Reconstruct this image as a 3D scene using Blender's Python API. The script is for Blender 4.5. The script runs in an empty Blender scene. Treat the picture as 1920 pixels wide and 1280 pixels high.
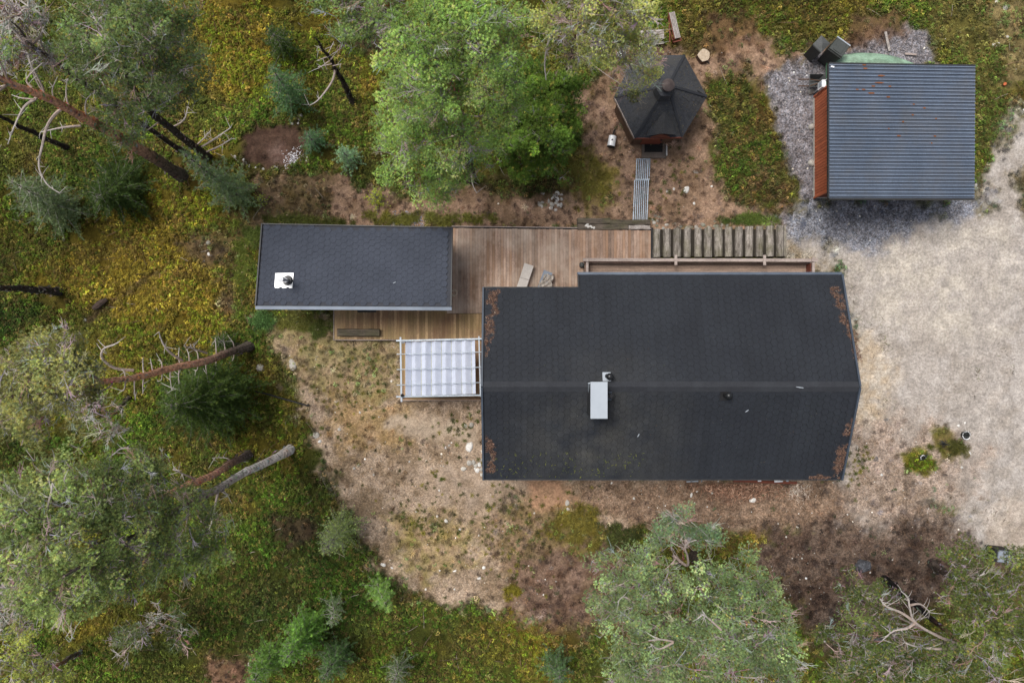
import bpy, math, random
import numpy as np
from mathutils import Vector, Matrix

random.seed(7); np.random.seed(7)
scene = bpy.context.scene
COL = scene.collection

# ------------------------------------------------------------------ camera, world, sun, exposure
HC = 30.0                       # drone height
S = 44.0 / 1920.0               # metres per photograph pixel on the ground
cam_d = bpy.data.cameras.new('drone_camera'); cam = bpy.data.objects.new('drone_camera', cam_d); COL.objects.link(cam)
cam.location = (0, 0, HC); cam.rotation_euler = (0, 0, 0)
cam_d.sensor_width = 36; cam_d.lens = 36 * HC / 44.0; cam_d.clip_end = 1500; cam_d.clip_start = 0.1
scene.camera = cam

world = bpy.data.worlds.new("World"); scene.world = world; world.use_nodes = True
nt = world.node_tree; nt.nodes.clear()
sky = nt.nodes.new('ShaderNodeTexSky'); sky.sky_type = 'NISHITA'; sky.sun_disc = False
SUN_EL, SUN_AZ = math.radians(66), math.radians(-50)     # azimuth from +Y (top of the picture), towards -X
sky.sun_elevation = SUN_EL; sky.sun_rotation = SUN_AZ
sky.dust_density = 4.0; sky.air_density = 1.0; sky.ozone_density = 1.0
hs = nt.nodes.new('ShaderNodeHueSaturation'); hs.inputs['Saturation'].default_value = 0.42
bg = nt.nodes.new('ShaderNodeBackground'); bg.inputs['Strength'].default_value = 0.088
wo = nt.nodes.new('ShaderNodeOutputWorld')
nt.links.new(sky.outputs[0], hs.inputs['Color']); nt.links.new(hs.outputs[0], bg.inputs['Color']); nt.links.new(bg.outputs[0], wo.inputs['Surface'])

sd = bpy.data.lights.new('sun', 'SUN'); sd.energy = 2.1; sd.angle = math.radians(24); sd.color = (1.0, 0.95, 0.88)
sun = bpy.data.objects.new('sun', sd); COL.objects.link(sun)
dirv = Vector((math.sin(SUN_AZ) * math.cos(SUN_EL), math.cos(SUN_AZ) * math.cos(SUN_EL), math.sin(SUN_EL)))
sun.rotation_euler = dirv.to_track_quat('Z', 'Y').to_euler(); sun.location = dirv * 60

scene.view_settings.view_transform = 'Standard'; scene.view_settings.look = 'None'
scene.view_settings.exposure = 0.58; scene.view_settings.gamma = 1.0; scene.view_settings.use_curve_mapping = False

# ------------------------------------------------------------------ helpers
def W(px, py, z=0.0):
    k = (HC - z) / HC
    return Vector(((px - 960) * S * k, (640 - py) * S * k, z))

WM = {}
def link(o, parent=None, M=None):
    COL.objects.link(o)
    if M is not None: o.matrix_basis = M
    WM[o.name] = (M.copy() if M is not None else Matrix.Translation(o.location))
    if parent is not None:
        o.parent = parent
        o.matrix_parent_inverse = WM[parent.name].inverted()
    return o

def tag(o, label=None, cat=None, group=None, kind=None):
    if label: o['label'] = label
    if cat: o['category'] = cat
    if group: o['group'] = group
    if kind: o['kind'] = kind
    return o

def empty(name, loc, label, cat, group=None):
    o = bpy.data.objects.new(name, None); o.location = loc; o.empty_display_size = .3
    link(o); return tag(o, label, cat, group)

class MB:
    def __init__(s): s.v = []; s.f = []; s.c = []
    def add(s, v, f, col=None):
        b = len(s.v); s.v += [tuple(p) for p in v]; s.f += [tuple(i + b for i in q) for q in f]
        s.c += [col if col is not None else (1, 1, 1)] * len(v)
    def box(s, c, size, rz=0.0, rx=0.0, ry=0.0, taper=1.0):
        R = Matrix.Rotation(rz, 3, 'Z') @ Matrix.Rotation(rx, 3, 'X') @ Matrix.Rotation(ry, 3, 'Y')
        hx, hy, hz = size[0] / 2, size[1] / 2, size[2] / 2; v = []
        for dz in (-1, 1):
            t = taper if dz > 0 else 1
            for dx, dy in ((-1, -1), (1, -1), (1, 1), (-1, 1)):
                v.append(Vector(c) + R @ Vector((dx * hx * t, dy * hy * t, dz * hz)))
        s.add(v, [(3, 2, 1, 0), (4, 5, 6, 7), (0, 1, 5, 4), (1, 2, 6, 5), (2, 3, 7, 6), (3, 0, 4, 7)])
    def bar(s, a, b, w, h):
        a = Vector(a); b = Vector(b); d = (b - a); L = d.length
        if L < 1e-6: return
        d.normalize(); up = Vector((0, 0, 1)) if abs(d.z) < .95 else Vector((0, 1, 0))
        x = d.cross(up).normalized(); y = x.cross(d).normalized(); v = []
        for p in (a, b):
            for i, j in ((-1, -1), (1, -1), (1, 1), (-1, 1)): v.append(p + x * i * w / 2 + y * j * h / 2)
        s.add(v, [(3, 2, 1, 0), (4, 5, 6, 7), (0, 1, 5, 4), (1, 2, 6, 5), (2, 3, 7, 6), (3, 0, 4, 7)])
    def tube(s, pts, radii, n=8, col=None, cap=True):
        P = [Vector(p) for p in pts]; m = len(P); v = []; f = []; prev = None
        for i in range(m):
            t = (P[min(i + 1, m - 1)] - P[max(i - 1, 0)])
            if t.length < 1e-7: t = Vector((0, 0, 1))
            t.normalize()
            ref = prev if prev is not None else (Vector((1, 0, 0)) if abs(t.x) < .9 else Vector((0, 1, 0)))
            x = (ref - t * ref.dot(t)).normalized(); prev = x; y = t.cross(x)
            r = radii[i] if hasattr(radii, '__len__') else radii
            for k in range(n):
                a = 2 * math.pi * k / n; v.append(P[i] + (x * math.cos(a) + y * math.sin(a)) * r)
        for i in range(m - 1):
            for k in range(n):
                k2 = (k + 1) % n; f.append((i * n + k, i * n + k2, (i + 1) * n + k2, (i + 1) * n + k))
        if cap and n > 3: f.append(tuple(range(n))[::-1]); f.append(tuple((m - 1) * n + k for k in range(n)))
        if callable(col):
            b = len(s.v); s.v += [tuple(p) for p in v]; s.f += [tuple(i + b for i in q) for q in f]
            for i in range(m): s.c += [col(i / (m - 1))] * n
        else: s.add(v, f, col)
    def disc(s, c, r, z0, z1, n=20, r2=None):
        c = Vector(c); r2 = r if r2 is None else r2
        s.tube([(c.x, c.y, z0), (c.x, c.y, z1)], [r, r2], n)
    def ring(s, c, R, r, n=24, m=6, sx=1, sy=1, frac=1.0):
        c = Vector(c); pts = []
        k = int(n * frac)
        for i in range(k + 1):
            a = 2 * math.pi * i / n; pts.append(c + Vector((math.cos(a) * R * sx, math.sin(a) * R * sy, 0)))
        s.tube(pts, r, m, cap=frac < 1)
    def prism(s, poly, z0, z1):
        n = len(poly); v = [(p[0], p[1], z0 if len(p) < 3 else p[2] - (z1 - z0)) for p in poly] + [(p[0], p[1], z1 if len(p) < 3 else p[2]) for p in poly]
        f = [tuple(range(n))[::-1], tuple(range(n, 2 * n))] + [(i, (i + 1) % n, n + (i + 1) % n, n + i) for i in range(n)]
        s.add(v, f)
    def mesh(s, name, m, smooth=False, colors=False):
        me = bpy.data.meshes.new(name); me.from_pydata(s.v, [], s.f); me.update()
        if m: me.materials.append(m)
        if colors:
            a = me.color_attributes.new('tint', 'FLOAT_COLOR', 'POINT')
            arr = np.ones((len(s.v), 4), dtype=np.float32); arr[:, :3] = np.array(s.c, dtype=np.float32); a.data.foreach_set('color', arr.ravel())
        if smooth: me.polygons.foreach_set('use_smooth', [True] * len(me.polygons))
        return me
    def build(s, name, m, parent=None, smooth=False, colors=False):
        return link(bpy.data.objects.new(name, s.mesh(name, m, smooth, colors)), parent)

def obj(name, me, parent=None, M=None): return link(bpy.data.objects.new(name, me), parent, M)

def unit_box(m):
    b = MB(); b.box((0, 0, 0), (1, 1, 1)); return b.mesh('unit_board', m)

def lin(r, g, b):
    f = lambda c: (c / 255 / 12.92) if c / 255 <= .04045 else ((c / 255 + .055) / 1.055) ** 2.4
    return (f(r), f(g), f(b))

# ------------------------------------------------------------------ numpy noise
_rs = np.random.RandomState(3); _perm = _rs.rand(512, 512).astype(np.float32)
def vnoise(x, y, seed=0):
    x = x + seed * 17.13; y = y + seed * 31.7
    xi = np.floor(x).astype(int); yi = np.floor(y).astype(int); fx = x - xi; fy = y - yi
    fx = fx * fx * (3 - 2 * fx); fy = fy * fy * (3 - 2 * fy)
    g = lambda a, b: _perm[(a + seed * 7) % 512, (b + seed * 13) % 512]
    return (g(xi, yi) * (1 - fx) + g(xi + 1, yi) * fx) * (1 - fy) + (g(xi, yi + 1) * (1 - fx) + g(xi + 1, yi + 1) * fx) * fy
def fbm(x, y, seed=0, oct=4):
    a = .5; t = 0; n = 0
    for i in range(oct):
        t = t + a * vnoise(x * 2 ** i, y * 2 ** i, seed + i * 3); n += a; a *= .55
    return t / n

# ------------------------------------------------------------------ materials
def new_mat(name):
    m = bpy.data.materials.new(name); m.use_nodes = True; nt = m.node_tree; nt.nodes.clear()
    out = nt.nodes.new('ShaderNodeOutputMaterial'); b = nt.nodes.new('ShaderNodeBsdfPrincipled')
    nt.links.new(b.outputs[0], out.inputs['Surface']); return m, nt, b

def N(nt, t, **kw):
    n = nt.nodes.new(t)
    for k, v in kw.items():
        if k in ('operation', 'blend_type', 'data_type', 'attribute_name', 'attribute_type', 'feature', 'distance', 'noise_dimensions', 'voronoi_dimensions', 'clamp_result'): setattr(n, k, v)
        else: n.inputs[k].default_value = v
    return n

def pos(nt, scale=(1, 1, 1), rnd=False):
    g = nt.nodes.new('ShaderNodeNewGeometry'); mp = nt.nodes.new('ShaderNodeMapping'); mp.inputs['Scale'].default_value = scale
    nt.links.new(g.outputs['Position'], mp.inputs['Vector'])
    if rnd:
        oi = nt.nodes.new('ShaderNodeObjectInfo'); m = N(nt, 'ShaderNodeMath', operation='MULTIPLY'); m.inputs[1].default_value = 37
        nt.links.new(oi.outputs['Random'], m.inputs[0]); nt.links.new(m.outputs[0], mp.inputs['Location'])
    return mp.outputs[0]

def mix(nt, a, b, fac, bt='MIX'):
    m = nt.nodes.new('ShaderNodeMix'); m.data_type = 'RGBA'; m.blend_type = bt; m.clamp_result = False
    for sock, val in ((m.inputs[0], fac), (m.inputs[6], a), (m.inputs[7], b)):
        if hasattr(val, 'links'): nt.links.new(val, sock)
        elif isinstance(val, (tuple, list)): sock.default_value = (*val, 1) if len(val) == 3 else val
        else: sock.default_value = val
    return m.outputs[2]

def ramp(nt, src, lo, hi, a=0.0, b=1.0):
    r = nt.nodes.new('ShaderNodeMapRange'); r.inputs['From Min'].default_value = lo; r.inputs['From Max'].default_value = hi
    r.inputs['To Min'].default_value = a; r.inputs['To Max'].default_value = b; nt.links.new(src, r.inputs['Value']); return r.outputs[0]

def noise(nt, vec, scale, detail=4, rough=.6):
    n = nt.nodes.new('ShaderNodeTexNoise'); n.inputs['Scale'].default_value = scale; n.inputs['Detail'].default_value = detail
    n.inputs['Roughness'].default_value = rough; nt.links.new(vec, n.inputs['Vector']); return n.outputs['Fac']

def pmat(name, ca, cb=None, scale=6, rough=.8, stretch=(1, 1, 1), rnd=0.0, rndcol=None, metal=0.0, bump=.0, fine=0.0, finescale=60, dirt=None, dirtscale=1.5, dirtamt=.5, spec=.4, trans=0):
    """two-tone noise colour + fine grain + per-object random + shaped dirt + bump"""
    m, nt, b = new_mat(name); v = pos(nt, stretch, rnd > 0)
    cb = cb or tuple(c * .7 for c in ca)
    n = noise(nt, v, scale); col = mix(nt, ca, cb, ramp(nt, n, .35, .65))
    if fine:
        f = noise(nt, v, finescale, 2); k = ramp(nt, f, .3, .7, 1 - fine, 1 + fine)
        c = nt.nodes.new('ShaderNodeCombineColor'); [nt.links.new(k, c.inputs[i]) for i in range(3)]; col = mix(nt, col, c.outputs[0], 1.0, 'MULTIPLY')
    if rnd:
        oi = nt.nodes.new('ShaderNodeObjectInfo')
        if rndcol:
            w = N(nt, 'ShaderNodeTexWhiteNoise'); w.noise_dimensions = '1D'; nt.links.new(oi.outputs['Random'], w.inputs['W'])
            col = mix(nt, col, rndcol, ramp(nt, w.outputs['Value'], 0, 1, 0, .8))
        k = ramp(nt, oi.outputs['Random'], 0, 1, 1 - rnd, 1 + rnd)
        c = nt.nodes.new('ShaderNodeCombineColor'); [nt.links.new(k, c.inputs[i]) for i in range(3)]; col = mix(nt, col, c.outputs[0], 1.0, 'MULTIPLY')
    if dirt:
        v2 = pos(nt); d = noise(nt, v2, dirtscale, 5, .7); col = mix(nt, col, dirt, ramp(nt, d, .45, .65, 0, dirtamt))
    nt.links.new(col, b.inputs['Base Color']); b.inputs['Roughness'].default_value = rough; b.inputs['Metallic'].default_value = metal
    b.inputs['Specular IOR Level'].default_value = spec
    if bump:
        bn = nt.nodes.new('ShaderNodeBump'); bn.inputs['Strength'].default_value = bump; bn.inputs['Distance'].default_value = .01
        nt.links.new(noise(nt, v, finescale if fine else scale * 6, 3), bn.inputs['Height']); nt.links.new(bn.outputs[0], b.inputs['Normal'])
    return m

def leaf_mat(name, rough=.6, spec=.3, transl=.25, bright=1.0):
    """colour comes from the instance attribute 'col' (one colour per tuft or plant)"""
    m, nt, b = new_mat(name); a = N(nt, 'ShaderNodeAttribute', attribute_name='col', attribute_type='INSTANCER')
    g = pos(nt); n = noise(nt, g, 25, 2); k = ramp(nt, n, .3, .7, .78 * bright, 1.25 * bright)
    c = nt.nodes.new('ShaderNodeCombineColor'); [nt.links.new(k, c.inputs[i]) for i in range(3)]
    col = mix(nt, a.outputs['Color'], c.outputs[0], 1.0, 'MULTIPLY'); nt.links.new(col, b.inputs['Base Color'])
    b.inputs['Roughness'].default_value = rough; b.inputs['Specular IOR Level'].default_value = spec
    if transl:
        t = nt.nodes.new('ShaderNodeBsdfTranslucent'); nt.links.new(col, t.inputs['Color']); ms = nt.nodes.new('ShaderNodeMixShader'); ms.inputs[0].default_value = transl
        out = [x for x in nt.nodes if x.type == 'OUTPUT_MATERIAL'][0]
        nt.links.new(b.outputs[0], ms.inputs[1]); nt.links.new(t.outputs[0], ms.inputs[2]); nt.links.new(ms.outputs[0], out.inputs['Surface'])
    return m

def tint_mat(name, rough=.9, fine=.35, scale=30, spec=.2, stretch=(1, 1, 1)):
    m, nt, b = new_mat(name); a = N(nt, 'ShaderNodeAttribute', attribute_name='tint'); v = pos(nt, stretch)
    k = ramp(nt, noise(nt, v, scale, 4, .7), .3, .7, 1 - fine, 1 + fine); c = nt.nodes.new('ShaderNodeCombineColor'); [nt.links.new(k, c.inputs[i]) for i in range(3)]
    nt.links.new(mix(nt, a.outputs['Color'], c.outputs[0], 1.0, 'MULTIPLY'), b.inputs['Base Color']); b.inputs['Roughness'].default_value = rough; b.inputs['Specular IOR Level'].default_value = spec
    return m

M = {}
def shingle_mat(name, base, dark, worn, rnd):
    m, nt, b = new_mat(name); v = pos(nt); col = mix(nt, base, dark, ramp(nt, noise(nt, v, .5, 4), .35, .65))
    g = nt.nodes.new('ShaderNodeNewGeometry'); d = nt.nodes.new('ShaderNodeVectorMath'); d.operation = 'DISTANCE'; d.inputs[1].default_value = (3.3, -3.9, 3.5); nt.links.new(g.outputs['Position'], d.inputs[0])
    w1 = ramp(nt, d.outputs['Value'], .5, 4.2, 1, 0); w2 = ramp(nt, noise(nt, v, .9, 5), .3, .65); mm = N(nt, 'ShaderNodeMath', operation='MULTIPLY'); nt.links.new(w1, mm.inputs[0]); nt.links.new(w2, mm.inputs[1])
    col = mix(nt, col, worn, mm.outputs[0]); f = noise(nt, v, 40, 2); col = mix(nt, col, kcol_(nt, ramp(nt, f, .3, .7, .5, 1.5)), 1, 'MULTIPLY')
    st2 = noise(nt, pos(nt, (2.2, .22, .22)), 1.6, 4); col = mix(nt, col, kcol_(nt, ramp(nt, st2, .35, .7, .9, 1.12)), 1, 'MULTIPLY')
    if rnd: oi = nt.nodes.new('ShaderNodeObjectInfo'); col = mix(nt, col, kcol_(nt, ramp(nt, oi.outputs['Random'], 0, 1, 1 - rnd, 1 + rnd)), 1, 'MULTIPLY')
    nt.links.new(col, b.inputs['Base Color']); b.inputs['Roughness'].default_value = .8; b.inputs['Specular IOR Level'].default_value = .35; return m
def kcol_(nt, k):
    c = nt.nodes.new('ShaderNodeCombineColor'); [nt.links.new(k, c.inputs[i]) for i in range(3)]; return c.outputs[0]
M['shingle'] = shingle_mat('bitumen_shingle', (.0165, .020, .027), (.0115, .014, .020), (.043, .043, .041), .10)
M['shingle_n'] = shingle_mat('bitumen_shingle_field', (.0165, .020, .027), (.0115, .014, .020), (.043, .043, .041), 0)
M['underlay'] = pmat('roof_underlay', (.010, .011, .013), (.008, .009, .010), 3, .9)
M['felt_base'] = pmat('sauna_roof_base', (.040, .044, .056), (.034, .037, .048), 1.0, .85)
M['felt'] = pmat('sauna_roof_felt', (.043, .051, .072), (.035, .042, .060), 1.0, .85, fine=.45, finescale=45)
M['ridge'] = pmat('ridge_felt', (.027, .030, .037), (.020, .022, .028), 2, .85, fine=.4, finescale=45)
M['flash'] = pmat('blue_grey_flashing', (.115, .14, .18), (.08, .10, .135), 1, .45, metal=.3)
M['dark_metal'] = pmat('dark_metal_trim', (.03, .032, .036), None, 2, .5)
M['deck'] = pmat('deck_board', (.39, .275, .215), (.21, .145, .11), 2.2, .8, stretch=(2.5, .6, 1), rnd=.28, rndcol=(.25, .145, .085), fine=.3, finescale=26, dirt=(.55, .46, .38), dirtscale=.3, dirtamt=.7, bump=.2)
M['deck_low'] = pmat('lower_deck_board', (.44, .30, .175), (.27, .175, .10), 2.2, .8, stretch=(2.5, .6, 1), rnd=.3, rndcol=(.18, .10, .055), fine=.35, finescale=26, dirt=(.34, .27, .10), dirtscale=.5, dirtamt=.4, bump=.2)
M['terrace'] = pmat('terrace_board', (.36, .26, .20), (.22, .16, .125), 2.2, .85, stretch=(.6, 2.5, 1), rnd=.25, fine=.3, finescale=26)
M['rail'] = pmat('weathered_rail_wood', (.38, .32, .29), (.26, .21, .19), 3, .85, stretch=(.5, 2, 1), fine=.3, finescale=25)
M['red_wood'] = pmat('red_brown_painted_board', (.20, .055, .030), (.14, .038, .022), 2, .75, rnd=.15, fine=.15, finescale=20)
M['log'] = pmat('old_sleeper_wood', (.31, .28, .25), (.11, .095, .08), 3.5, .95, stretch=(4, .7, 1), rnd=.25, fine=.45, finescale=22, dirt=(.11, .105, .05), dirtscale=1.6, dirtamt=.6, bump=.5)
M['log_x'] = pmat('old_sleeper_wood_long', (.15, .12, .095), (.06, .05, .04), 3.5, .95, stretch=(.7, 4, 1), rnd=.3, fine=.45, finescale=22, dirt=(.07, .07, .03), dirtscale=1.3, dirtamt=.6, bump=.5)
M['grey_wood'] = pmat('grey_aged_wood', (.36, .33, .31), (.22, .19, .17), 5, .9, rnd=.2, fine=.3, finescale=25)
M['brown_wood'] = pmat('brown_wall_board', (.13, .075, .045), (.08, .045, .03), 3, .85, rnd=.15, fine=.2, finescale=20)
M['steel'] = pmat('galvanised_steel', (.42, .48, .55), (.28, .33, .38), 3, .5, metal=.2, rnd=.2, fine=.3, finescale=25)
M['bright_metal'] = pmat('white_metal', (.85, .86, .88), (.75, .77, .8), 3, .35, metal=.1)
M['chrome'] = pmat('shiny_steel', (.78, .78, .8), (.6, .6, .62), 8, .25, metal=.8)
M['roof_metal'] = pmat('ribbed_sheet_paint', (.140, .178, .245), (.105, .138, .195), .8, .42, stretch=(1, .4, 1), metal=.15, dirt=(.16, .15, .14), dirtscale=.9, dirtamt=.35, fine=.15, finescale=20, spec=.6)
M['black'] = pmat('black_rubber', (.012, .012, .013), (.008, .008, .009), 5, .7)
M['black_gloss'] = pmat('black_plastic', (.015, .016, .018), None, 5, .3)
M['grey_sheet'] = pmat('chimney_cap_sheet', (.36, .40, .45), (.33, .37, .42), 2, .5, metal=.1)
M['fabric'] = pmat('white_awning_fabric', (.50, .54, .64), (.44, .48, .58), 2.5, .9, fine=.06, finescale=30, dirt=(.50, .53, .62), dirtscale=.9, dirtamt=.5)
M['seam'] = pmat('yellowed_seam', (.42, .42, .26), None, 5, .8)
M['bin'] = pmat('dark_plastic_bin', (.030, .032, .032), (.022, .024, .024), 2, .6, fine=.3, finescale=30)
M['bin_lid'] = pmat('grey_bin_lid', (.085, .088, .09), (.06, .065, .065), 3, .6, fine=.3, finescale=30)
M['boat'] = pmat('pale_green_hull_paint', (.27, .40, .30), (.19, .31, .22), 3, .6, stretch=(.5, 4, 1), fine=.25, finescale=20, dirt=(.06, .08, .05), dirtscale=1.6, dirtamt=.55)
M['boat_dark'] = pmat('green_gunwale', (.05, .13, .07), None, 3, .6)
M['rust'] = pmat('rust', (.22, .09, .045), (.14, .06, .03), 9, .9, fine=.4)
M['litter'] = pmat('brown_needle_litter', (.26, .13, .085), (.13, .06, .04), 7, .95, fine=.5, finescale=30)
M['stone'] = pmat('grey_stone', (.42, .40, .36), (.30, .28, .25), 5, .9, rnd=.25, fine=.25, finescale=20)
M['stone_w'] = pmat('white_stone', (.66, .65, .62), (.52, .50, .47), 6, .85, rnd=.15, fine=.2, finescale=20)
M['stone_m'] = pmat('mossy_stone', (.26, .25, .22), (.17, .165, .14), 5, .95, rnd=.2, fine=.35, finescale=20, dirt=(.10, .12, .04), dirtscale=3, dirtamt=.6)
M['mat'] = pmat('rubber_doormat', (.012, .012, .012), (.006, .006, .006), 20, .9, fine=.5)
M['cushion'] = pmat('grey_lounger_mesh', (.50, .47, .44), (.44, .41, .38), 2, .9, fine=.12, finescale=30)
M['cushion_b'] = pmat('blue_grey_cushion', (.24, .27, .32), (.20, .23, .28), 2, .9, fine=.15)
M['blanket'] = pmat('taupe_fleece', (.42, .38, .34), (.27, .24, .21), 7, .95, fine=.3, finescale=20, bump=.5)
M['cap_brown'] = pmat('brown_chimney_cap', (.11, .085, .08), (.07, .055, .055), 4, .55, metal=.3)
M['orange'] = pmat('orange_plastic', (.7, .17, .06), None, 5, .6)
M['glass'] = pmat('window_glass', (.03, .035, .04), None, 2, .08, spec=.8)
M['bark'] = tint_mat('pine_bark', .95, .75, 9, .15, (1, 1, 1))
M['twig'] = tint_mat('twig_bark', .9, .3, 10)
M['needles'] = leaf_mat('pine_needles', .55, .25, .22)
M['leaves'] = leaf_mat('shrub_leaves', .6, .2, .3)
M['pebbles'] = leaf_mat('pebble', .85, .3, 0)
M['debris'] = leaf_mat('needle_debris', .9, .1, 0)

# ------------------------------------------------------------------ ground colour map (albedo by region with some tree shade painted in, in photograph pixels on the ground plane)
FOREST = [lin(100, 104, 40), lin(140, 120, 42), lin(106, 82, 44), lin(54, 66, 26)]
def sdpoly(X, Y, poly):
    """signed distance, positive inside"""
    d = np.full(X.shape, 1e9); ins = np.zeros(X.shape, bool); n = len(poly)
    for i in range(n):
        x1, y1 = poly[i]; x2, y2 = poly[(i + 1) % n]; ex, ey = x2 - x1, y2 - y1; L = ex * ex + ey * ey + 1e-9
        t = np.clip(((X - x1) * ex + (Y - y1) * ey) / L, 0, 1)
        d = np.minimum(d, (X - x1 - t * ex) ** 2 + (Y - y1 - t * ey) ** 2)
        c = ((y1 > Y) != (y2 > Y)) & (X < (x2 - x1) * (Y - y1) / ((y2 - y1) if abs(y2 - y1) > 1e-9 else 1e-9) + x1); ins ^= c
    d = np.sqrt(d); return np.where(ins, d, -d)
def sstep(a, b, x):
    t = np.clip((x - a) / (b - a), 0, 1); return t * t * (3 - 2 * t)
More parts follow.
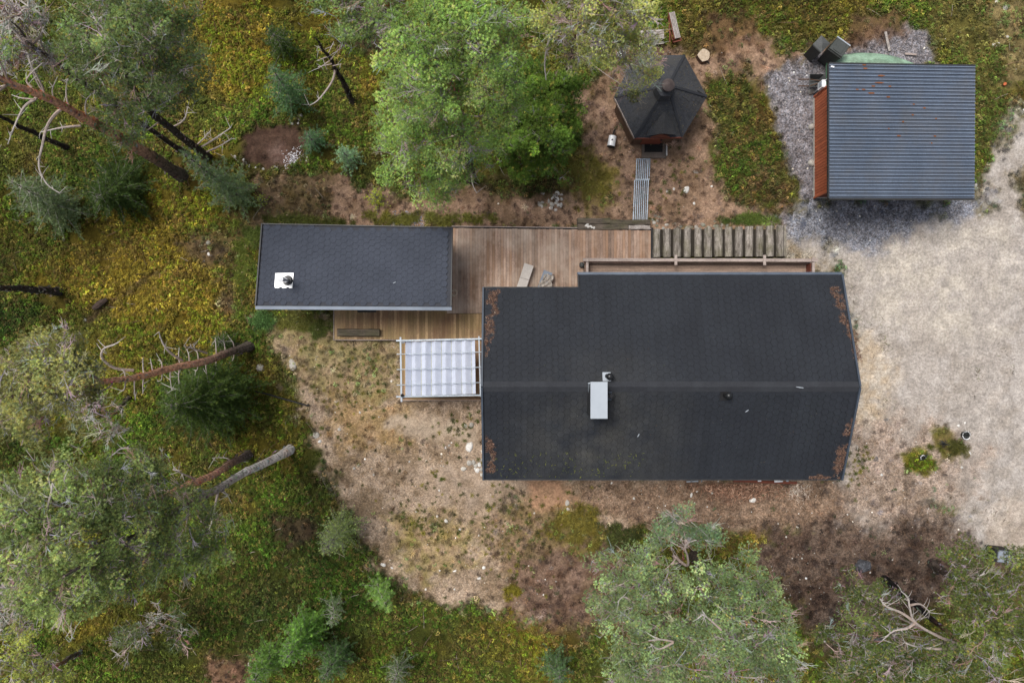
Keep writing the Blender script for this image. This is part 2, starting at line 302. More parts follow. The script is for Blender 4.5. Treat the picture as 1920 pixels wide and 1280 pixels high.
# polygon, colour a, colour b, edge softness, edge noise, noise period(px), vegetation density, stoniness, strength
LAYERS = [
 # brown earth round the kota and along the deck
 ([(640,330),(760,370),(900,345),(1080,330),(1090,150),(1150,100),(1290,80),(1400,60),(1480,90),(1560,60),(1660,40),(1660,120),(1480,140),(1330,170),(1350,300),(1370,370),(1480,380),(1480,440),(480,440),(470,330)], lin(150,124,104), lin(118,96,76), 16, 46, 34, .16, .5, 1),
 # old path up-left of the sauna
 ([(380,440),(440,390),(520,330),(620,330),(640,420),(500,425),(470,470),(440,600),(415,600),(420,480)], lin(120,100,78), lin(98,86,50), 18, 40, 30, .5, .4, .8),
 # dirt yard south-west
 ([(480,600),(620,590),(760,640),(930,700),(930,880),(1640,880),(1660,1000),(1560,1010),(1450,985),(1330,990),(1200,985),(1110,1000),(1090,1150),(960,1160),(860,1140),(760,1105),(690,1050),(655,960),(600,850),(560,760),(530,680)], lin(158,139,120), lin(124,106,86), 14, 34, 26, .07, .7, 1),
 ([(480,600),(640,590),(760,650),(740,760),(640,760),(560,700)], lin(140,130,84), lin(150,130,100), 22, 44, 22, .32, .5, .8),
 # greener, browner patches inside the yard
 ([(730,975),(840,960),(900,1010),(850,1080),(760,1070)], lin(140,128,72), lin(160,136,104), 22, 44, 18, .2, .5, .7),
 ([(930,920),(1010,905),(1100,930),(1100,1000),(1060,1130),(960,1130),(930,1040)], lin(140,116,92), lin(112,96,62), 24, 44, 22, .25, .6, .85),
 ([(620,740),(760,760),(760,830),(640,830)], lin(158,130,92), lin(140,116,72), 20, 40, 18, .14, .6, .7),
 ([(740,770),(830,790),(900,805),(890,835),(780,815),(720,800)], lin(164,148,130), lin(152,136,118), 10, 18, 16, 0, .1, .9),
 ([(780,880),(900,860),(1000,905),(920,960),(800,930)], lin(158,141,125), lin(142,124,106), 22, 36, 20, .01, .4, .8),
 # heather and dark litter south of the yard
 ([(960,1060),(1100,1000),(1180,1000),(1180,1180),(1060,1190),(950,1150)], lin(120,98,84), lin(92,70,58), 24, 44, 20, .22, .6, .9),
 ([(1080,900),(1580,895),(1620,960),(1500,1000),(1330,1000),(1160,985),(1080,950)], lin(132,110,92), lin(106,86,70), 14, 30, 18, .08, .8, .9),
 ([(1290,900),(1450,900),(1440,925),(1380,950),(1330,930)], lin(96,76,64), lin(112,88,72), 12, 20, 10, .02, .7, .9),
 ([(985,900),(1060,900),(1075,935),(1040,960),(1000,950)], lin(164,128,102), lin(146,116,92), 12, 18, 14, 0, .2, .9),
 # dark litter to the south-east
 ([(1580,900),(1720,930),(1850,960),(1860,1060),(1600,1040)], lin(116, 102, 90), lin(94, 80, 68), 20, 34, 20, .08, .9, 1),
 ([(1440,430),(1490,440),(1560,470),(1560,530),(1470,500)], lin(150, 142, 128), lin(126, 112, 90), 12, 20, 16, .06, .8, 1),
 ([(1440,985),(1620,960),(1760,980),(1840,1010),(1900,1040),(1900,1140),(1700,1160),(1540,1230),(1470,1120),(1400,1040)], lin(104,88,76), lin(80,64,54), 24, 44, 22, .16, .8, 1),
 # sandy yard on the right
 ([(1470,455),(1540,430),(1700,400),(1830,380),(1850,330),(1880,230),(1960,180),(2200,150),(2200,1040),(1830,1030),(1790,960),(1700,930),(1640,980),(1590,960),(1590,800),(1560,480)], lin(166,159,153), lin(148,140,132), 30, 50, 30, .004, .10, 1),
 ([(1590,800),(1660,770),(1760,790),(1860,860),(1820,940),(1740,960),(1650,990),(1580,960)], lin(158,140,126), lin(128,110,94), 30, 44, 24, .1, .8, .9),
 ([(1600,480),(1760,430),(1900,430),(1920,560),(1820,660),(1700,640),(1620,560)], lin(174,166,155), lin(162,155,148), 34, 60, 30, 0, .04, .9),
 ([(1590,620),(1640,620),(1680,700),(1640,790),(1590,790)], lin(170,152,128), lin(178,168,154), 20, 30, 16, .02, .5, .8),
 ([(1800,470),(1860,450),(1880,620),(1850,800),(1820,930),(1780,930),(1810,780),(1830,620)], lin(150,143,136), lin(160,152,145), 14, 24, 20, .003, .25, .6),
 ([(1700,560),(1740,540),(1750,700),(1710,840),(1680,820),(1710,700)], lin(154,146,138), lin(162,154,147), 14, 24, 20, .003, .25, .55),
 ([(1850,960),(1920,930),(1960,1040),(1860,1040)], lin(168,154,138), lin(154,138,122), 16, 30, 20, .01, .3, .5),
 # grey gravel round the garage
 ([(1430,150),(1500,105),(1590,90),(1700,45),(1745,60),(1760,120),(1560,130),(1530,400),(1490,360),(1470,280),(1450,220)], lin(124,121,124), lin(104,100,102), 8, 16, 16, .01, 1.0, 1),
 ([(1450,400),(1540,370),(1850,368),(1830,400),(1720,430),(1660,470),(1560,465),(1475,440)], lin(124,126,134), lin(108,109,116), 18, 34, 24, 0, 1.0, .95),
 # mossy verge right of the garage
 ([(1700,-40),(1860,-40),(1880,60),(1900,150),(1870,250),(1830,285),(1800,120),(1750,80)], lin(120,112,58), lin(96,92,46), 16, 34, 24, .75, .5, .95),
 ([(1840,0),(1960,-60),(1960,120),(1890,160),(1870,60)], lin(150,132,96), lin(120,106,70), 18, 34, 20, .3, .6, .8),
 ([(1900,330),(1960,300),(1960,430),(1915,410)], lin(110,96,56), lin(90,84,50), 12, 24, 16, .5, .4, .9),
 # green hedge of bilberry right of the kota
 ([(1330,150),(1400,130),(1440,200),(1470,300),(1500,350),(1480,390),(1400,395),(1350,330),(1340,240)], lin(86,92,36), lin(104,84,44), 14, 30, 20, 1, .2, 1),
 ([(1250,-40),(1600,-40),(1590,60),(1500,70),(1380,60),(1330,100),(1280,95)], lin(112,104,40), lin(96,84,40), 16, 34, 24, .95, .2, .9),
 ([(1330,20),(1420,30),(1430,90),(1360,110),(1310,80)], lin(116,88,66), lin(96,72,54), 16, 30, 18, .15, .5, .8),
 ([(1600,30),(1700,20),(1700,70),(1600,80)], lin(110,84,62), lin(92,70,54), 12, 26, 18, .15, .5, .8),
 # bright moss patch left of the kota path
 ([(1060,290),(1110,280),(1160,320),(1150,380),(1100,390),(1060,350)], lin(140,130,60), lin(130,112,72), 14, 34, 14, .35, .3, .75),
 ([(900,330),(1060,320),(1050,365),(920,365)], lin(86,84,36), lin(80,70,40), 12, 22, 14, .9, .2, .9),
 ([(1380,300),(1480,310),(1480,380),(1400,380)], lin(90,84,38), lin(110,84,60), 12, 22, 14, .8, .2, .6),
 # fire pit hollow
 ([(450,260),(480,235),(560,230),(585,260),(560,305),(500,318),(450,305)], lin(78,60,50), lin(60,44,36), 9, 14, 14, .02, .3, 1),
 ([(500,270),(530,265),(540,300),(510,310)], lin(112,92,84), lin(92,70,62), 12, 10, 10, 0, .5, .8),
 # rough edges near the south moss mounds and along the forest
 ([(1040,960),(1110,950),(1130,1020),(1080,1040),(1030,1000)], lin(128,116,56), lin(108,92,56), 14, 34, 12, .5, .3, .8),
 ([(1690,850),(1730,840),(1760,870),(1740,890),(1700,885)], lin(110,112,24), lin(130,124,30), 7, 10, 10, .8, .2, .95),
 ([(1745,805),(1770,800),(1800,830),(1820,850),(1790,860),(1765,860),(1750,830)], lin(104,104,28), lin(120,106,60), 7, 12, 10, .6, .4, .9),
 ([(500,970),(590,960),(600,1010),(540,1030)], lin(76,58,50), lin(60,46,38), 14, 24, 14, .3, .4, .8),
 ([(390,1230),(470,1235),(480,1300),(390,1300)], lin(134,100,86), lin(104,76,64), 14, 24, 14, .1, .7, .8),
 ([(330,455),(370,440),(420,470),(400,500),(350,480)], lin(92,74,66), lin(104,84,70), 10, 18, 12, .2, .5, .7),
 ([(150,600),(210,560),(300,500),(304,508),(215,572),(160,612)], lin(74,58,48), lin(84,66,50), 7, 10, 12, .2, .3, .8),
 ([(640,0),(760,-20),(760,100),(700,110),(660,80)], lin(66,50,50), lin(54,42,44), 16, 24, 16, .2, .5, .8),  # shade beside the northern pines, painted as dark ground
]
def G(cx, cy, rx, ry, X, Y): return np.exp(-(((X - cx) / rx) ** 2 + ((Y - cy) / ry) ** 2))
def ground_eval(x, y, under=0.0):
    """x,y metres (arrays) -> ground rgb (some tree shade included), vegetation density, stoniness"""
    X = x / S + 960; Y = 640 - y / S
    a = fbm(x * .55, y * .55, 1, 5); b = fbm(x * .9, y * .9, 5, 5); c = fbm(x * 2.2, y * 2.2, 9, 4); e = fbm(x * .25, y * .25, 12, 3)
    yel = .10 + 1.0 * G(300, 500, 190, 110, X, Y) + .9 * G(400, 60, 140, 110, X, Y) + .5 * G(560, 120, 160, 120, X, Y) + .5 * G(330, 620, 150, 60, X, Y) + .4 * G(620, 40, 60, 60, X, Y) + .45 * G(700, 130, 50, 50, X, Y) \
        + .45 * G(960, 1220, 260, 60, X, Y) + .35 * G(200, 480, 260, 200, X, Y) + .3 * G(420, 900, 120, 120, X, Y) + .5 * G(40, 1240, 100, 60, X, Y)
    drk = .9 * G(60, 590, 120, 60, X, Y) + .7 * G(60, 840, 120, 50, X, Y) + .7 * G(500, 1150, 260, 120, X, Y) + .5 * G(620, 880, 60, 130, X, Y) + .6 * G(100, 420, 140, 80, X, Y) + .5 * G(1100, 1250, 140, 80, X, Y) + .5 * G(1700, 1250, 300, 100, X, Y)  # tree shade and darker greenery painted into the ground colour
    wy = np.clip(yel * 1.0 + (a - .5) * 2.4, 0, 1); wb = np.clip((b - .52) * 5, 0, 1) * .55; wd = np.clip(drk + (e - .5) * 1.2, 0, 1) * .95
    def col3(k): return np.array(FOREST[k])[None, :]
    rgb = col3(0) * (1 - wy[:, None]) + col3(1) * wy[:, None]
    rgb = rgb * (1 - wb[:, None]) + col3(2) * wb[:, None]; rgb = rgb * (1 - wd[:, None]) + col3(3) * wd[:, None]
    veg = np.full(x.shape, 1.0); st = np.full(x.shape, .1)
    for (poly, ca, cb, soft, namp, per, vg, sn, strength) in LAYERS:
        soft, namp = soft * 1.7, namp * 1.35; px_ = [p[0] for p in poly]; py_ = [p[1] for p in poly]; mg = soft + namp
        I = np.where((X > min(px_) - mg) & (X < max(px_) + mg) & (Y > min(py_) - mg) & (Y < max(py_) + mg))[0]
        if not len(I): continue
        XX, YY = X[I], Y[I]
        n = .72 * fbm(XX / per, YY / per, int(px_[0]) % 50, 5) + .28 * fbm(XX / 5.0, YY / 5.0, 8, 3)
        d = sdpoly(XX, YY, poly) + (n - .5) * 2 * namp
        m = sstep(-soft * .6, soft * .6, d) * strength
        k = np.clip((fbm(XX / per * 1.3, YY / per * 1.3, (int(py_[0]) % 40) + 3, 5) - .5) * 3.4 + .5, 0, 1)[:, None]
        cc = np.array(ca)[None] * (1 - k) + np.array(cb)[None] * k
        rgb[I] = rgb[I] * (1 - m[:, None]) + cc * m[:, None]
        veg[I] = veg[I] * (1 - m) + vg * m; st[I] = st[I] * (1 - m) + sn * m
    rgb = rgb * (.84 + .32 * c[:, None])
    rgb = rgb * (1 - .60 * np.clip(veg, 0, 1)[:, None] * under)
    return rgb, veg, st

def terrain_z(x, y):
    flat = sstep(0, 60, -sdpoly(x / S + 960, 640 - y / S, [(1040, 400), (1860, 90), (1960, 500), (1620, 920), (900, 920), (600, 640), (500, 420)]))
    return (fbm(x * .3, y * .3, 21, 3) - .5) * .35 * flat + (fbm(x * 1.6, y * 1.6, 25, 3) - .5) * (.04 + .18 * flat) - .02

inner_x = np.arange(-28, 28.01, .095); inner_y = np.arange(-20, 20.01, .095)
ext = np.array([.4, 1, 2, 4, 7, 12, 20, 35, 60, 110, 200, 400])
xs = np.concatenate([-28 - ext[::-1], inner_x, inner_x[-1] + ext]); ys = np.concatenate([-20 - ext[::-1], inner_y, inner_y[-1] + ext])
GX, GY = np.meshgrid(xs, ys); gx = GX.ravel(); gy = GY.ravel()
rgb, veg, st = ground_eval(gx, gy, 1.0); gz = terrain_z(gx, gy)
nx, ny = len(xs), len(ys); idx = np.arange(nx * ny).reshape(ny, nx)
faces = np.stack([idx[:-1, :-1], idx[:-1, 1:], idx[1:, 1:], idx[1:, :-1]], -1).reshape(-1, 4)
me = bpy.data.meshes.new('ground'); me.vertices.add(nx * ny); me.vertices.foreach_set('co', np.stack([gx, gy, gz], -1).astype(np.float32).ravel())
me.loops.add(faces.size); me.loops.foreach_set('vertex_index', faces.ravel().astype(np.int32)); me.polygons.add(len(faces))
me.polygons.foreach_set('loop_start', (np.arange(len(faces)) * 4).astype(np.int32)); me.polygons.foreach_set('loop_total', np.full(len(faces), 4, np.int32))
me.update(calc_edges=True); me.polygons.foreach_set('use_smooth', [True] * len(faces))
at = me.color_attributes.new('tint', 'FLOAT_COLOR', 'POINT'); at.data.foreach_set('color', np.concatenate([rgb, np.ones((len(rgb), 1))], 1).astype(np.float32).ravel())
at = me.attributes.new('stony', 'FLOAT', 'POINT'); at.data.foreach_set('value', st.astype(np.float32))
m, nt, b = new_mat('forest_soil'); a = N(nt, 'ShaderNodeAttribute', attribute_name='tint'); sa = N(nt, 'ShaderNodeAttribute', attribute_name='stony'); v = pos(nt)
def kcol(k):
    c = nt.nodes.new('ShaderNodeCombineColor'); [nt.links.new(k, c.inputs[i]) for i in range(3)]; return c.outputs[0]
col = mix(nt, a.outputs['Color'], kcol(ramp(nt, noise(nt, v, 9, 6, .8), .3, .7, .55, 1.45)), 1, 'MULTIPLY')
vo = nt.nodes.new('ShaderNodeTexVoronoi'); vo.inputs['Scale'].default_value = 17; nt.links.new(v, vo.inputs['Vector'])
sp = nt.nodes.new('ShaderNodeSeparateColor'); nt.links.new(vo.outputs['Color'], sp.inputs[0])
stone = mix(nt, col, kcol(ramp(nt, sp.outputs[0], 0, 1, .45, 1.6)), 1, 'MULTIPLY')
hue = mix(nt, (1.0, .93, .88), (.92, 1.0, 1.1), sp.outputs[1]); stone = mix(nt, stone, hue, .8, 'MULTIPLY')
col = mix(nt, col, stone, ramp(nt, sa.outputs['Fac'], .45, 1.0, .12, 1))
col = mix(nt, col, kcol(ramp(nt, noise(nt, v, 2.2, 6, .65), .3, .7, .78, 1.20)), 1, 'MULTIPLY')
vo2 = nt.nodes.new('ShaderNodeTexVoronoi'); vo2.inputs['Scale'].default_value = 44; nt.links.new(v, vo2.inputs['Vector'])
sp2 = nt.nodes.new('ShaderNodeSeparateColor'); nt.links.new(vo2.outputs['Color'], sp2.inputs[0])
col = mix(nt, col, mix(nt, (1.0, 1.0, 1.0), kcol(ramp(nt, sp2.outputs[0], 0, 1, .55, 1.45)), ramp(nt, sa.outputs['Fac'], .1, .9, .3, 1)), 1, 'MULTIPLY')
nt.links.new(col, b.inputs['Base Color']); b.inputs['Roughness'].default_value = .95; b.inputs['Specular IOR Level'].default_value = .15
bn = nt.nodes.new('ShaderNodeBump'); bn.inputs['Strength'].default_value = .7; bn.inputs['Distance'].default_value = .03; nt.links.new(noise(nt, v, 12, 5, .7), bn.inputs['Height']); nt.links.new(bn.outputs[0], b.inputs['Normal'])
me.materials.append(m); ground = obj('ground', me); tag(ground, 'forest floor, sandy yard and gravel round the cabin', kind='structure')

# ------------------------------------------------------------------ scattering through geometry nodes
def template(name, me):                         # the mesh that scatters copy; never linked to the scene
    o = bpy.data.objects.new(name, me); o.use_fake_user = True; return o
def scatter_group(name, tmpl):
    g = bpy.data.node_groups.new(name, 'GeometryNodeTree')
    g.interface.new_socket('Geometry', in_out='INPUT', socket_type='NodeSocketGeometry'); g.interface.new_socket('Geometry', in_out='OUTPUT', socket_type='NodeSocketGeometry')
    gi = g.nodes.new('NodeGroupInput'); go = g.nodes.new('NodeGroupOutput')
    mp = g.nodes.new('GeometryNodeMeshToPoints'); g.links.new(gi.outputs[0], mp.inputs['Mesh'])
    join = g.nodes.new('GeometryNodeGeometryToInstance')
    for t in tmpl:
        oi = g.nodes.new('GeometryNodeObjectInfo'); oi.inputs['Object'].default_value = t; oi.inputs['As Instance'].default_value = False
        g.links.new(oi.outputs['Geometry'], join.inputs[0])
    ip = g.nodes.new('GeometryNodeInstanceOnPoints'); ip.inputs['Pick Instance'].default_value = True
    g.links.new(mp.outputs[0], ip.inputs['Points']); g.links.new(join.outputs[0], ip.inputs['Instance'])
    def attr(nm, ty):
        n = g.nodes.new('GeometryNodeInputNamedAttribute'); n.data_type = ty; n.inputs['Name'].default_value = nm; return n.outputs[0]
    g.links.new(attr('idx', 'INT'), ip.inputs['Instance Index']); g.links.new(attr('scl', 'FLOAT_VECTOR'), ip.inputs['Scale'])
    e2r = g.nodes.new('FunctionNodeEulerToRotation'); g.links.new(attr('rot', 'FLOAT_VECTOR'), e2r.inputs[0]); g.links.new(e2r.outputs[0], ip.inputs['Rotation'])
    g.links.new(ip.outputs[0], go.inputs[0]); return g
def scatter(name, P, rot, scl, col, ngroup, nvar, parent=None):
    P = np.asarray(P, np.float32); n = len(P); me = bpy.data.meshes.new(name); me.vertices.add(n); me.vertices.foreach_set('co', P.ravel())
    scl = np.asarray(scl, np.float32); scl = np.repeat(scl[:, None], 3, 1) if scl.ndim == 1 else scl
    for nm, ty, arr, key in (('rot', 'FLOAT_VECTOR', rot, 'vector'), ('scl', 'FLOAT_VECTOR', scl, 'vector')):
        at = me.attributes.new(nm, ty, 'POINT'); at.data.foreach_set(key, np.asarray(arr, np.float32).ravel())
    at = me.attributes.new('col', 'FLOAT_COLOR', 'POINT'); at.data.foreach_set('color', np.concatenate([np.asarray(col), np.ones((n, 1))], 1).astype(np.float32).ravel())
    at = me.attributes.new('idx', 'INT', 'POINT'); at.data.foreach_set('value', np.random.randint(0, nvar, n).astype(np.int32))
    o = obj(name, me, parent); md = o.modifiers.new('scatter', 'NODES'); md.node_group = ngroup; o['kind'] = 'stuff'; return o

def tuft_mesh(seed, n=46, L=.10, w=.011, updroop=.25, m='needles'):
    r = random.Random(seed); b = MB()
    for i in range(n):
        t = i / n; base = Vector((0, 0, .10 * (t - .3))); a = r.uniform(0, 6.283); el = r.uniform(-.35, 1.25)
        d = Vector((math.cos(a) * math.cos(el), math.sin(a) * math.cos(el), math.sin(el))); l = L * r.uniform(.75, 1.2)
        s_ = d.cross(Vector((r.uniform(-1, 1), r.uniform(-1, 1), r.uniform(-1, 1)))).normalized() * w / 2
        b.add([base - s_, base + s_, base + d * l], [(0, 1, 2)])
    return b.mesh('needle_tuft', M[m])
TUFT = [template('needle_tuft', tuft_mesh(i)) for i in range(4)]; GT = scatter_group('tuft_scatter', TUFT)
def shrub_mesh(seed, n=17, R=.078, Hh=.16, l=.046, m='leaves'):
    r = random.Random(seed); b = MB()
    for i in range(n):
        rr = R * math.sqrt(r.random()); a = r.uniform(0, 6.283); z = Hh * (1 - (rr / R) ** 2 * .6) * r.uniform(.25, 1.0)
        c = Vector((rr * math.cos(a), rr * math.sin(a), z)); ya = r.uniform(0, 6.283); ti = r.uniform(-.7, .7); tj = r.uniform(-.6, .6)
        Rm = Matrix.Rotation(ya, 3, 'Z') @ Matrix.Rotation(ti, 3, 'X') @ Matrix.Rotation(tj, 3, 'Y'); k = l * r.uniform(.7, 1.3)
        b.add([c + Rm @ Vector(p) for p in ((-k * .6, 0, 0), (0, -k * .32, .004), (k * .6, 0, 0), (0, k * .32, .004))], [(0, 1, 2, 3)])
    return b.mesh('shrub_clump', M[m])
SHRUB = [template('shrub_clump', shrub_mesh(i)) for i in range(4)]; GS = scatter_group('shrub_scatter', SHRUB)
def grass_mesh(seed, n=34, m='leaves'):
    r = random.Random(seed); b = MB()
    for i in range(n):
        a = r.uniform(0, 6.283); d = Vector((math.cos(a), math.sin(a), 0)); c = d * r.uniform(0, .05); l = r.uniform(.14, .30); up = r.uniform(.06, .17); s_ = Vector((-d.y, d.x, 0)) * .006
        p1 = c + d * l * .45 + Vector((0, 0, up)); p2 = c + d * l + Vector((0, 0, up * r.uniform(.2, .8)))
        b.add([c - s_, c + s_, p1 + s_, p1 - s_, p2], [(0, 1, 2, 3), (3, 2, 4)])
    return b.mesh('grass_clump', M[m])
GRASS = [template('grass_clump', grass_mesh(i)) for i in range(3)]; GG = scatter_group('grass_scatter', GRASS)
def rock_verts(r, flat=.55, n=10, rings=5):
    v = [(0, 0, flat)]; sq = r.uniform(.65, 1.0); ph = r.uniform(0, 6.283); am = [r.uniform(-.13, .13) for _ in range(4)]
    for j in range(1, rings):
        th = math.pi * .62 * j / (rings - 1)
        for i in range(n):
            a = 2 * math.pi * i / n; k = 1 + am[0] * math.cos(2 * a + ph) + am[1] * math.cos(3 * a) + am[2] * math.sin(5 * a + ph) + r.uniform(-.05, .05)
            s_ = math.sin(th) ** .7 * k; v.append((s_ * math.cos(a), s_ * sq * math.sin(a), flat * math.cos(th) * (1 + r.uniform(-.08, .08))))
    f = [(0, 1 + i, 1 + (i + 1) % n) for i in range(n)]
    for j in range(rings - 2):
        for i in range(n):
            A = 1 + j * n + i; B = 1 + j * n + (i + 1) % n; f.append((A, A + n, B + n, B))
    f.append(tuple(1 + (rings - 2) * n + i for i in range(n))[::-1]); return v, f
def rock_mesh(seed, m, **k):
    b = MB(); b.add(*rock_verts(random.Random(seed), **k)); return b.mesh('stone', m, smooth=True)
PEB = [template('pebble', rock_mesh(40 + i, M['pebbles'], n=6, rings=3)) for i in range(4)]; GP = scatter_group('pebble_scatter', PEB)
def stick_mesh(seed):
    b = MB(); r = random.Random(seed); a = Vector((-.5, 0, 0)); c = Vector((0, r.uniform(-.12, .12), .05)); d = Vector((.5, 0, 0)); b.tube([a, c, d], [.045, .05, .02], 3); return b.mesh('twig', M['debris'])
STK = [template('twig', stick_mesh(i)) for i in range(3)]; GK = scatter_group('twig_scatter', STK)

BUILT = [[(492,420),(848,427),(846,578),(480,575)], [(625,578),(1095,578),(1095,640),(908,760),(752,752),(752,640),(625,637)], [(840,426),(1222,426),(1222,488),(1530,484),(1530,530),(1100,545),(840,540)],
         [(915,545),(1560,520),(1560,890),(915,890)], [(1530,160),(1800,140),(1800,368),(1525,370)], [(1195,120),(1275,118),(1300,180),(1268,250),(1195,250),(1165,182)], [(1218,425),(1475,425),(1475,487),(1218,487)]]
def ok_mask(x, y, shrink=0):
    X = x / S + 960; Y = 640 - y / S; k = np.ones(x.shape, bool)
    for p in BUILT: k &= sdpoly(X, Y, p) < -shrink
    return k
def rand_pts(n, dens, x0=-28, x1=28, y0=-20, y1=20):
    n = int(n * 1.56)
    x = np.random.uniform(x0, x1, n); y = np.random.uniform(y0, y1, n); rgb, veg, st = ground_eval(x, y)
    k = ok_mask(x, y) & (np.random.rand(n) < dens(x, y, veg, st)); return x[k], y[k], rgb[k], veg[k], st[k]
BRI = np.array([1.58, 1.66, 1.46])
def jit(rgb, amt, warm=0.0):
    n = len(rgb); r = np.exp(np.random.randn(n, 1) * amt); h = np.random.randn(n, 1) * warm
    return np.clip(rgb * r * np.concatenate([1 + h, 1 + h * .2, 1 - h], 1), 0.002, .9)

# ------------------------------------------------------------------ main cabin
EZ, RZ = 3.0, 4.4
RN, RS, RR = 2.58, -5.32, -1.66                      # y of the north eave, south eave and ridge
XL, XR = -1.09, 12.73
def roof_z(y): return RZ - (RZ - EZ) * ((y - RR) / (RN - RR) if y > RR else (RR - y) / (RR - RS))
NOTX, NOTY = W(1085, 517, 3).x, 2.06
house = empty('cabin', (5.8, -1.5, 0), 'large log cabin with a dark hexagonal-shingled gable roof at the centre of the yard', 'cabin')
def slab(mb, poly, th):
    n = len(poly); v = [tuple(p) for p in poly] + [(p[0], p[1], p[2] - th) for p in poly]
    mb.add(v, [tuple(range(n)), tuple(range(n, 2 * n))[::-1]] + [(i, n + i, n + (i + 1) % n, (i + 1) % n) for i in range(n)])
rf = MB()
slab(rf, [(XL, RR, RZ), (XL, NOTY, roof_z(NOTY)), (NOTX, NOTY, roof_z(NOTY)), (NOTX, RN, EZ), (XR, RN, EZ), (XR, RR, RZ)][::-1], .14)
slab(rf, [(XL, RR, RZ), (XR, RR, RZ), (XR, RS, EZ), (XL, RS, EZ)][::-1], .14)
roof = rf.build('roof', M['underlay'], house)
w = MB(); wl, wr, wn, wsou = XL + .55, XR - .55, RN - .75, RS + .55
v = [(wl, wsou, 0), (wr, wsou, 0), (wr, wn, 0), (wl, wn, 0), (wl, wsou, roof_z(wsou) - .16), (wr, wsou, roof_z(wsou) - .16), (wr, wn, roof_z(wn) - .16), (wl, wn, roof_z(wn) - .16), (wl, RR, RZ - .16), (wr, RR, RZ - .16)]
w.add(v, [(0, 1, 5, 4), (2, 3, 7, 6), (1, 2, 6, 9, 5), (3, 0, 4, 8, 7)]); w.build('wall', M['red_wood'], house)
for (x, y, ww, axis) in ((2.2, wsou, 1.2, 0), (5.4, wsou, 1.4, 0), (9.6, wsou, 1.2, 0), (wr, -3.6, 1.1, 1), (wr, .4, 1.1, 1), (wl, -3.4, 1.0, 1)):
    fr = MB(); gl = MB(); s_ = (1 if x > 5 else -1) if axis else -1
    if axis == 0: fr.box((x, y - .03, 1.6), (ww, .06, 1.1)); gl.box((x, y - .065, 1.6), (ww - .2, .012, .9))
    else: fr.box((x + s_ * .03, y, 1.6), (.06, ww, 1.1)); gl.box((x + s_ * .065, y, 1.6), (.012, ww - .2, .9))
    fo = fr.build('window', M['bright_metal'], house); gl.build('pane', M['glass'], fo)
# shingles: hexagonal tabs laid slope by slope
hexR = .152; CP = hexR * 1.5; RP = hexR * math.sqrt(3)
def hex_mesh(mm, R=None, th=.012, tilt=.009):
    R = R or hexR - .007; b = MB(); top = []; bot = []
    for i in range(6):
        a = math.pi / 3 * i; x, y = R * math.cos(a), R * math.sin(a); z = th - tilt * (y / R)
        top.append((x, y, z)); bot.append((x, y, 0))
    b.add(top + bot, [tuple(range(6))] + [(i, 6 + i, 6 + (i + 1) % 6, (i + 1) % 6) for i in range(6)]); return b.mesh('shingle', mm)
def slope_frame(o, ux, uy):
    o = Vector(o); ux = Vector(ux).normalized(); uy = Vector(uy).normalized(); uz = ux.cross(uy).normalized(); uy = uz.cross(ux)
    return Matrix(((ux.x, uy.x, uz.x, o.x), (ux.y, uy.y, uz.y, o.y), (ux.z, uy.z, uz.z, o.z), (0, 0, 0, 1)))
def hex_field(Mx, Lx, Ly, inside=None):
    out = []; i = 0
    x = hexR
    while x < Lx - hexR * .8:
        y = RP / 2 + (RP / 2 if i % 2 else 0)
        while y < Ly - RP * .35:
            if inside is None or inside(x, y): out.append((x, y))
            y += RP
        x += CP; i += 1
    return out
def join_tiles(name, Mx, cells, mm, parent, seed=0, **kw):
    base = hex_mesh(mm, **kw); hv = [Vector(v.co) for v in base.vertices]; hf = [tuple(p.vertices) for p in base.polygons]; b = MB(); r = random.Random(seed)
    for (x, y) in cells:
        L = Matrix.Translation((x, y, .004 + r.uniform(0, .003))) @ Matrix.Rotation(r.uniform(-.018, .018), 4, 'X') @ Matrix.Rotation(r.uniform(-.015, .015), 4, 'Y')
        b.add([Mx @ L @ q for q in hv], hf)
    o = b.build(name, mm, parent); tag(o, kind='stuff'); return o
def starter(name, Mx, Lx, Ly, mm, parent, w=.30, skip=None):
    b = MB(); z = .0055
    for (x0, y0, x1, y1) in ((0, 0, Lx, w), (0, Ly - w, Lx, Ly), (0, w, w * .8, Ly - w), (Lx - w * .8, w, Lx, Ly - w)) if skip is None else skip:
        b.add([Mx @ Vector(p) for p in ((x0, y0, z), (x1, y0, z), (x1, y1, z), (x0, y1, z))], [(0, 1, 2, 3)])
    b.build(name, mm, parent)
lenS = math.hypot(RR - RS, RZ - EZ); lenN = math.hypot(RN - RR, RZ - EZ)
MS = slope_frame((XL + .03, RS, EZ + .001), (1, 0, 0), (0, RR - RS, RZ - EZ)); MS.translation += Vector((0, 0, .002))
cells = hex_field(MS, XR - XL - .06, lenS - .12)
focus = (3.6, 1.5); cells.sort(key=lambda c: (c[0] - focus[0]) ** 2 * .45 + (c[1] - focus[1]) ** 2)
hm = hex_mesh(M['shingle']); r = random.Random(5)
for (x, y) in cells[:300]:
    L = Matrix.Translation((x, y, .004 + r.uniform(0, .003))) @ Matrix.Rotation(r.uniform(-.018, .018), 4, 'X') @ Matrix.Rotation(r.uniform(-.015, .015), 4, 'Y')
    obj('shingle', hm, roof, MS @ L)
join_tiles('shingle_field', MS, cells[300:], M['shingle_n'], roof, 1)
